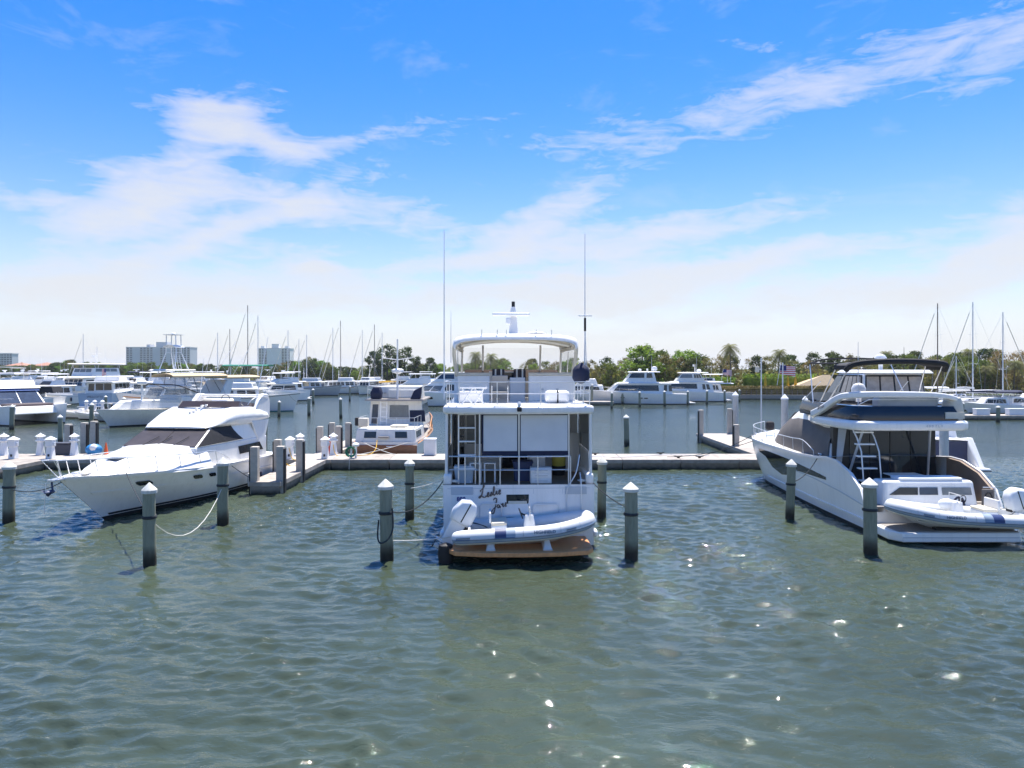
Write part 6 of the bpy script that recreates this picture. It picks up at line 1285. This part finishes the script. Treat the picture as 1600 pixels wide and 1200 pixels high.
# ================================================================ mooring pilings
PROF = [(.205,-1.2),(.205,.3),(.2,1.2),(.19,2.45)]
def pile_meshes():
    out = []
    for s in range(3):
        rg = random.Random(s); mb = MB(); rings = []
        for z in (-1.2,-.2,.3,.8,1.3,1.8,2.2,2.45): rings.append([((.2-.005*z+rg.uniform(-.006,.006))*math.cos(k*math.tau/16)+rg.uniform(-.004,.004)+.012*math.sin(z), (.2-.005*z)*math.sin(k*math.tau/16)+rg.uniform(-.004,.004), z) for k in range(16)])
        out.append((mb.loft(rings).mesh('timber', PILE), MB().lathe([(.235,2.36),(.238,2.46),(.225,2.48),(.012,2.70)], n=18).mesh('cap', CAPW, 30)))
    return out
PM = pile_meshes()
PBAND = MB().lathe([(.212,1.52),(.222,1.54),(.222,1.6),(.212,1.62)], n=14).mesh('rope_wrap', ROPED)
def piling(px, pt, pb, label, group=None, wrap=True, h=None):
    x, d = wat(px, pb); i = int(px) % 3
    H = CAM_H-(pt-HZ)*d/F_PX
    g = 1+.11*math.sin(px*1.7); o = thing('mooring_piling', label, 'piling', (x, d+.2, 0), px*.7, group); o.scale = (g, g, max(.6, min(1.35, H/2.7))); o.rotation_euler = (R(1.3)*math.sin(px*2.3), R(1.1)*math.sin(px*3.1), px*.7)
    for n, me in (('timber', PM[i][0]), ('cap', PM[i][1])) + ((('rope_wrap', PBAND),) if wrap else ()):
        k = bpy.data.objects.new(n, me); COL.objects.link(k); k.parent = o
    return o
for a in ((8,722,818,'green timber piling with white cone cap in front of the far left finger pier'),(229,755,885,'timber mooring piling tied to the bow of the left flybridge cruiser'),(345,716,820,'timber mooring piling against the midships hull of the left flybridge cruiser'),
          (603,750,877,'timber piling off the port corner of the teak platform, with hanging black line'),(639,717,812,'timber piling beside the port quarter of the central yacht, nearer the dock'),(941,714,810,'timber piling against the starboard quarter of the central yacht'),
          (988,755,875,'lone timber piling off the starboard corner of the teak platform'),(1237,718,812,'timber piling beside the dark hull window of the modern yacht'),(1365,748,868,'timber piling off the platform corner of the modern yacht')):
    piling(*a)
for a in ((980,648,697,'lone dark piling in open water beyond the main dock, right of the central yacht'),(92,648,694,'dark piling between the catamaran bows and the pedestals'),(141,629,667,'dark piling in front of the open skiffs'),(16,632,672,'dark piling standing against the catamaran hull'),(412,648,696,'thick dark piling behind the stern of the left flybridge cruiser'),(435,626,652,'dark piling at the bow of the teal-bottomed trawler')): piling(*a, wrap=False)
for px, pt, pb in ((482,620,650),(532,621,654),(489,607,631),(546,602,627),(164,618,640),(193,620,657)): piling(px, pt, pb, 'dark mooring piling with white cap in the open basin before the far trawlers', 'pilings in the left basin', False)
for px, pt, pb in ((956,612,639),(973,613,632),(1000,611,636),(1039,610,635),(1075,610,633),(1105,609,632),(1133,609,629),(925,599,632),(1156,608,628),(462,606,618),(510,606,617),(440,608,622)): piling(px, pt, pb, 'small distant mooring piling beside the far moored boats', 'distant pilings', False)
for px, pt, pb in ((1561,634,660),(1505,628,656)): piling(px, pt, pb, 'dark piling at the floating dock below the sailboats', 'pilings at the floating dock', False)
# tall white concrete piles with cone caps
for px, d, top, lab in ((1149,60.9,4.2,'tall white concrete pile at the end of the far-side finger pier'),(1226,52,4.3,'tall white concrete pile with the flag pole above the modern yacht bow'),(1475,40.3,4.6,'thick white concrete pile behind the stern of the navy cruiser'),(1258,66,3.6,'white concrete pile near the bow of the navy cruiser')):
    o = thing('concrete_pile', lab, 'piling', (at(px,d), d, 0)); MB().lathe([(.24,-1),(.24,top-.35)], n=18).obj('shaft', WPILE, o); MB().lathe([(.27,top-.42),(.27,top-.32),(.02,top)], n=18).obj('cap', WHITEP, o)
    if px == 1226:
        f = thing('flag_pole', 'flag pole flying a small striped flag by the white concrete pile', 'flag pole', (at(1223,53.5), 53.5, 0)); tube('pole', ALU, f, [(0,0,0),(0,0,6.6)], .05, 7); q = flag(f, .0, .4, 4.9, 1.0); f.rotation_euler = (0,0,R(75))
o = thing('light_pole', 'thin grey lamp pole with a box light behind the dock', 'lamp', (at(1191,49), 49.2, 0)); tube('pole', ALU, o, [(0,0,-.5),(0,0,6.9)], .045, 7); box('lamp_head', CREAM, o, (-.28,0,6.1), (.28,.12,.4), .03); box('arm', ALU, o, (-.1,0,6.1), (.2,.05,.05))
# ================================================================ square dock posts with rubber strips
def dock_post(x, y, top, side, label, group=None, z0=-.8):
    o = thing('dock_post', label, 'post', (x, y, 0), 0, group); h = top-z0
    box('post', POST, o, (0,0,z0+h/2), (.36,.36,h), .03)
    box('rubber_strip', BLACK, o, ((.215 if side > 0 else -.215),0,z0+h/2-.06), (.07,.3,h-.1), .015)
dock_post(-12.7,35.1,2.32,-1,'square concrete post with black strip ending the left finger pier, by the cruiser hull')
dock_post(-11.5,35.3,2.32,1,'square concrete post with black strip ending the left finger pier, open water side')
dock_post(-12.72,38.6,2.32,-1,'square concrete post midway along the left finger pier, by the cruiser stern'); dock_post(-11.52,38.6,2.32,1,'square concrete post midway along the left finger pier, on the open water side')
for x, y, s in ((-12.75,47.2,-1),(-11.62,47.6,1),(-12.8,50.5,-1),(-11.65,50.5,1)): dock_post(x, y, 2.32, s, 'square concrete post on the far-side finger pier by the mahogany trawler', 'posts on the far-side finger pier')
dock_post(15.8,59.4,2.7,-1,'tall square post at the outer end of the right far-side finger pier'); dock_post(18.5,60.4,2.75,1,'square post at the outer corner of the right far-side finger pier, inner side'); dock_post(16.1,51.0,2.15,-1,'square post halfway along the right far-side finger pier')
for px, top in ((107,2.4),(132,2.5),(147,2.6)): dock_post(at(px,48.2), 48.2, top, 1, 'square tan post behind the pedestals and the left cruiser bow', 'tan posts behind the left cruiser')
for px in (172,186): dock_post(at(px,80), 80, 2.2, 1, 'distant tan post by the grey open boat', 'tan posts by the grey open boat')
# ================================================================ white power pedestals
def pedestal_a():
    o = thing('power_pedestal', '', 'pedestal'); MB().loft([[(x*k,y*k,z) for x,y in ((-.2,-.2),(.2,-.2),(.2,.2),(-.2,.2))] for z,k in ((0,1),(.75,.8))]).obj('base', WHITEP, o, bev=.02)
    hd = box('head', WHITEP, o, (0,0,.95), (.42,.42,.42), .03); MB().lathe([(.36,1.15),(.36,1.19),(.03,1.38)], n=4, ph=math.pi/4).obj('cap', WHITEP, o, smooth=0)
    for sd in (-1, 1): box('socket', WG, hd, (sd*.23,0,.9), (.06,.2,.2), .02)
    box('meter', BLACK, o, (0,-.2,.22), (.1,.05,.14)); return o
def pedestal_b():
    o = thing('power_pedestal', '', 'pedestal'); MB().lathe([(.27,0),(.25,.1),(.17,.85)], n=8).obj('base', WHITEP, o, smooth=20)
    MB().lathe([(.2,.85),(.3,.9),(.3,.96),(.2,.97),(.2,1.18)], n=8).obj('lantern', WHITEP, o, smooth=20); MB().lathe([(.3,1.18),(.3,1.21),(.04,1.38),(.02,1.44)], n=8).obj('cap', WHITEP, o, smooth=20)
    for k in range(4): a = k*math.pi/2; box('lens', WG, o, (.19*math.cos(a),.19*math.sin(a),1.08), (.06,.06,.14))
    return o
pa, pb_ = pedestal_a(), pedestal_b(); first = {0: True, 1: True}
for px, d, k, lab in ((21,43.7,0,'boxy white power pedestal on the far left finger pier corner'),(79,43.8,0,'boxy white power pedestal behind the bow rail of the left cruiser'),(453,43.8,0,'boxy white power pedestal at the root of the left finger pier'),(508,43.8,0,'boxy white power pedestal at the dock corner by the far-side posts'),
    (6,45.5,1,'lighthouse-shaped white pedestal at the very left of the dock'),(63,45.6,1,'lighthouse-shaped white pedestal between the two left boxy pedestals'),(116,45.6,1,'lighthouse-shaped white pedestal beside the blue tarp'),(469,45.6,1,'lighthouse-shaped white pedestal behind the left finger pier'),(521,45.8,1,'lighthouse-shaped white pedestal with red hydrant behind it by the far-side posts')):
    src = (pa, pb_)[k]; o = src if first[k] else copy_tree(src); first[k] = False
    o.location = (at(px,d), d, DZ); o['label'] = lab
for px in (135,148,160): o = copy_tree(pb_); o.location = (at(px,93.5), 93.5, .6); o['label'] = 'small distant white pedestal behind the open skiffs'; o['group'] = 'pedestals behind the skiffs'
for px in (803,812,820): o = copy_tree(pb_); o.location = (at(px-134,127.6), 127.8, .6); o['label'] = 'tiny white pedestal on the dock behind the mahogany trawler'; o['group'] = 'pedestals behind the trawler'
# ================================================================ things on the docks
o = thing('tarp_bundle', 'blue and white tarp bundle on the dock behind the left cruiser bow', 'tarp', (at(148,46), 45.9, DZ)); MB().ell((0,0,.3),(.55,.4,.38),10,7).obj('tarp', mat('blue_tarp',(.03,.22,.5),.5,var=.3,bump=.8,bscale=6), o); MB().ell((.1,-.2,.45),(.25,.25,.25),8,6).obj('white_sheet', WHITEP, o)
o = thing('traffic_cone', 'orange cone on the dock beside the blue tarp', 'cone', (at(167,46.1), 46.0, DZ)); MB().lathe([(.2,0),(.2,.04),(.14,.05),(.03,.75)], n=12).obj('cone', mat('orange_cone',(.8,.12,.02),.5), o)
o = thing('fire_extinguisher', 'red extinguisher behind the lighthouse pedestal by the far-side posts', 'extinguisher', (at(515,46.1), 46.0, DZ)); MB().lathe([(.1,0),(.1,.9),(.05,1.05),(.03,1.15)], n=10).obj('cylinder', RED, o); box('valve', BLACK, o, (0,0,1.18), (.06,.14,.06))
o = thing('dock_cart', 'dark dock box beside the lighthouse pedestal near the blue tarp', 'dock box', (at(98,46), 45.9, DZ)); box('body', mat('dark_box',(.06,.065,.085),.6), o, (0,0,.35), (1.7,.6,.7), .05); box('lid', mat('dark_box',(.06,.065,.085),.6), o, (0,0,.73), (1.76,.66,.08), .03)
o = thing('hose_reel', 'coiled green hose on the dock edge by the mahogany trawler', 'hose', (at(548,43.7), 43.7, DZ))
for k in range(4): tube('coil', mat('green_hose',(.03,.2,.12),.5), o, [((.32-.03*k)*math.cos(a), -.05+.05*k, .42+(.32-.03*k)*math.sin(a)) for a in [q*.4488 for q in range(15)]], .025, 6)
tube('loose_end', ROPE, o, [(0,-.3,.2),(.02,-.42,-.05),(.0,-.44,-.6)], .02, 5); box('post', WHITEP, o, (.0,.12,.3), (.1,.1,.6), .02)
o = thing('water_tap', 'white mushroom-topped water tap on the dock by the hose', 'tap', (at(556,44.2), 44.2, DZ)); MB().lathe([(.07,0),(.07,.7),(.2,.72),(.22,.85),(.05,.95)], n=12).obj('stand', WHITEP, o)
for i, (px, d) in enumerate(((930,45.6),(1032,45.9),(1060,44.0),(1093,44.0))):
    o = thing('dock_cleat', 'dark mooring cleat on the main dock right of the central yacht', 'cleat', (at(px,d), d, DZ), 0, 'cleats on the main dock'); tube('horn', BLACK, o, [(-.24,0,.13),(-.1,0,.1),(.1,0,.1),(.24,0,.13)], .035, 6); box('foot', BLACK, o, (0,0,.05), (.16,.1,.1), .02)
# ================================================================ mooring lines
def line(label, a, b, sag, m=ROPE, r=.018, group=None):
    a, b = Vector(a), Vector(b); P = [a.lerp(b, i/10)-Vector((0,0,sag*4*(i/10)*(1-i/10))) for i in range(11)]
    o = MB().tube(P, r, 6).obj('mooring_line', m); tag(o, label, 'rope', group)
def pp(px, pb, z): x, d = wat(px, pb); return (x, d+.2, z)
def yl(x, y, z): return on_yacht(x, y, z)
line('white line from the port quarter of the central yacht down to the nearer-dock piling', yl(-2.55,2.6,2.35), pp(639,812,1.25), .05)
line('dark line drooping from the central yacht rail to the hanging-line piling', yl(-2.6,2.7,2.3), pp(603,877,1.6), .45, ROPED)
line('low white line from the platform corner to the hanging-line piling', yl(-2.3,.9,.75), pp(603,877,.62), .05)
line('dark line from the lone piling to the central yacht starboard quarter', pp(988,875,1.6), yl(2.6,2.9,2.2), .12, ROPED)
x, d = wat(603, 877)
o = MB().tube(spline([(x+.2,d,1.7),(x+.24,d-.1,1.1),(x+.1,d-.18,.75),(x-.15,d-.15,.62),(x-.27,d+.02,.8),(x-.25,d+.1,1.3)],5), .028, 6).obj('hanging_line', ROPED); tag(o, 'black line looped round the piling off the port platform corner', 'rope')
def ll(x, y, z): a = R(172); return (-15.0+x*math.cos(a)-y*math.sin(a), 40.56+x*math.sin(a)+y*math.cos(a), z)
line('dark line from the left cruiser foredeck cleat to its bow piling', ll(-1.25,12.1,2.05), pp(229,885,1.5), .1, ROPED)
line('pale line sagging from the bow piling to the midships piling', pp(229,885,1.45), pp(345,820,1.5), 1.15, ROPE, .014)
line('dark line from the left cruiser bow to the far left piling', ll(.2,13.6,1.9), pp(8,818,1.35), .25, ROPED)
line('dark line from the left cruiser side cleat to the finger pier post', ll(-1.95,6.0,1.75), (-12.75,35.0,.7), .05, ROPED)
line('dark line from the modern yacht side cleat hanging to its midships piling', (13.3,30.7,2.5), pp(1237,812,1.5), .3, ROPED)
line('dark bow line from the modern yacht to the main dock', (13.6,39.8,2.5), (11.5,44.0,.7), .15, ROPED)
line('second dark bow line from the modern yacht to the main dock', (13.4,38.8,2.3), (9.6,44.0,.7), .25, ROPED)
line('white stern line of the mahogany trawler crossing to the dock', (-6.6,47.5,1.35), (-10.2,44.6,.68), .1); line('white crossed stern line of the mahogany trawler', (-10.2,47.5,1.35), (-6.9,44.4,.68), .1)
line('dark line from the modern yacht stern to its platform-corner piling', (13.5,26.9,1.2), pp(1365,868,1.5), .1, ROPED)
line('dark bow line of the teal-bottomed trawler', (at(455,101),100,2.4), pp(482,650,1.6), .5, ROPED)

# shore-power cords from the pedestals
for lab, P in (('yellow power cord running from the boxy pedestal down the left finger pier', [(at(453,43.8),43.6,1.3),(-13.4,43.4,.66),(-12.6,42.6,.65),(-12.2,41.2,.65),(-12.7,40.4,.66),(-13.1,40.2,1.3)]),
               ('yellow power cord looping across the main dock to the mahogany trawler', [(at(521,45.8),45.7,1.4),(-11.2,45.3,.65),(-10.2,45.0,.65),(-9.2,45.6,.65),(-8.9,46.3,.9),(-9.0,47.4,1.4)]),
               ('white power cord lying along the dock right of the central yacht', [(2.0,43.6,.65),(4.2,44.6,.65),(7.0,44.3,.65),(9.5,45.4,.65),(12.5,45.0,.65)])):
    tag(MB().tube(spline(P,5), .022, 5).obj('extension_cable', WHITEP if lab[0] == 'w' else YEL), lab, 'cord')
# ================================================================ air
def haze():
    m = bpy.data.materials.new('haze_air'); m.use_nodes = True; nt = m.node_tree; N = nt.nodes
    for n in list(N): N.remove(n)
    v = N.new('ShaderNodeVolumePrincipled'); v.inputs['Color'].default_value = (.86,.93,1,1); v.inputs['Density'].default_value = .00012; v.inputs['Anisotropy'].default_value = .35
    o = N.new('ShaderNodeOutputMaterial'); nt.links.new(v.outputs[0], o.inputs['Volume'])
    b = MB().box((0,1900,24.5), (8400,4000,52)).obj('haze', m, smooth=0); tag(b, 'thin sea haze over the harbour', 'haze', kind='stuff'); b.display_type = 'WIRE'
haze()
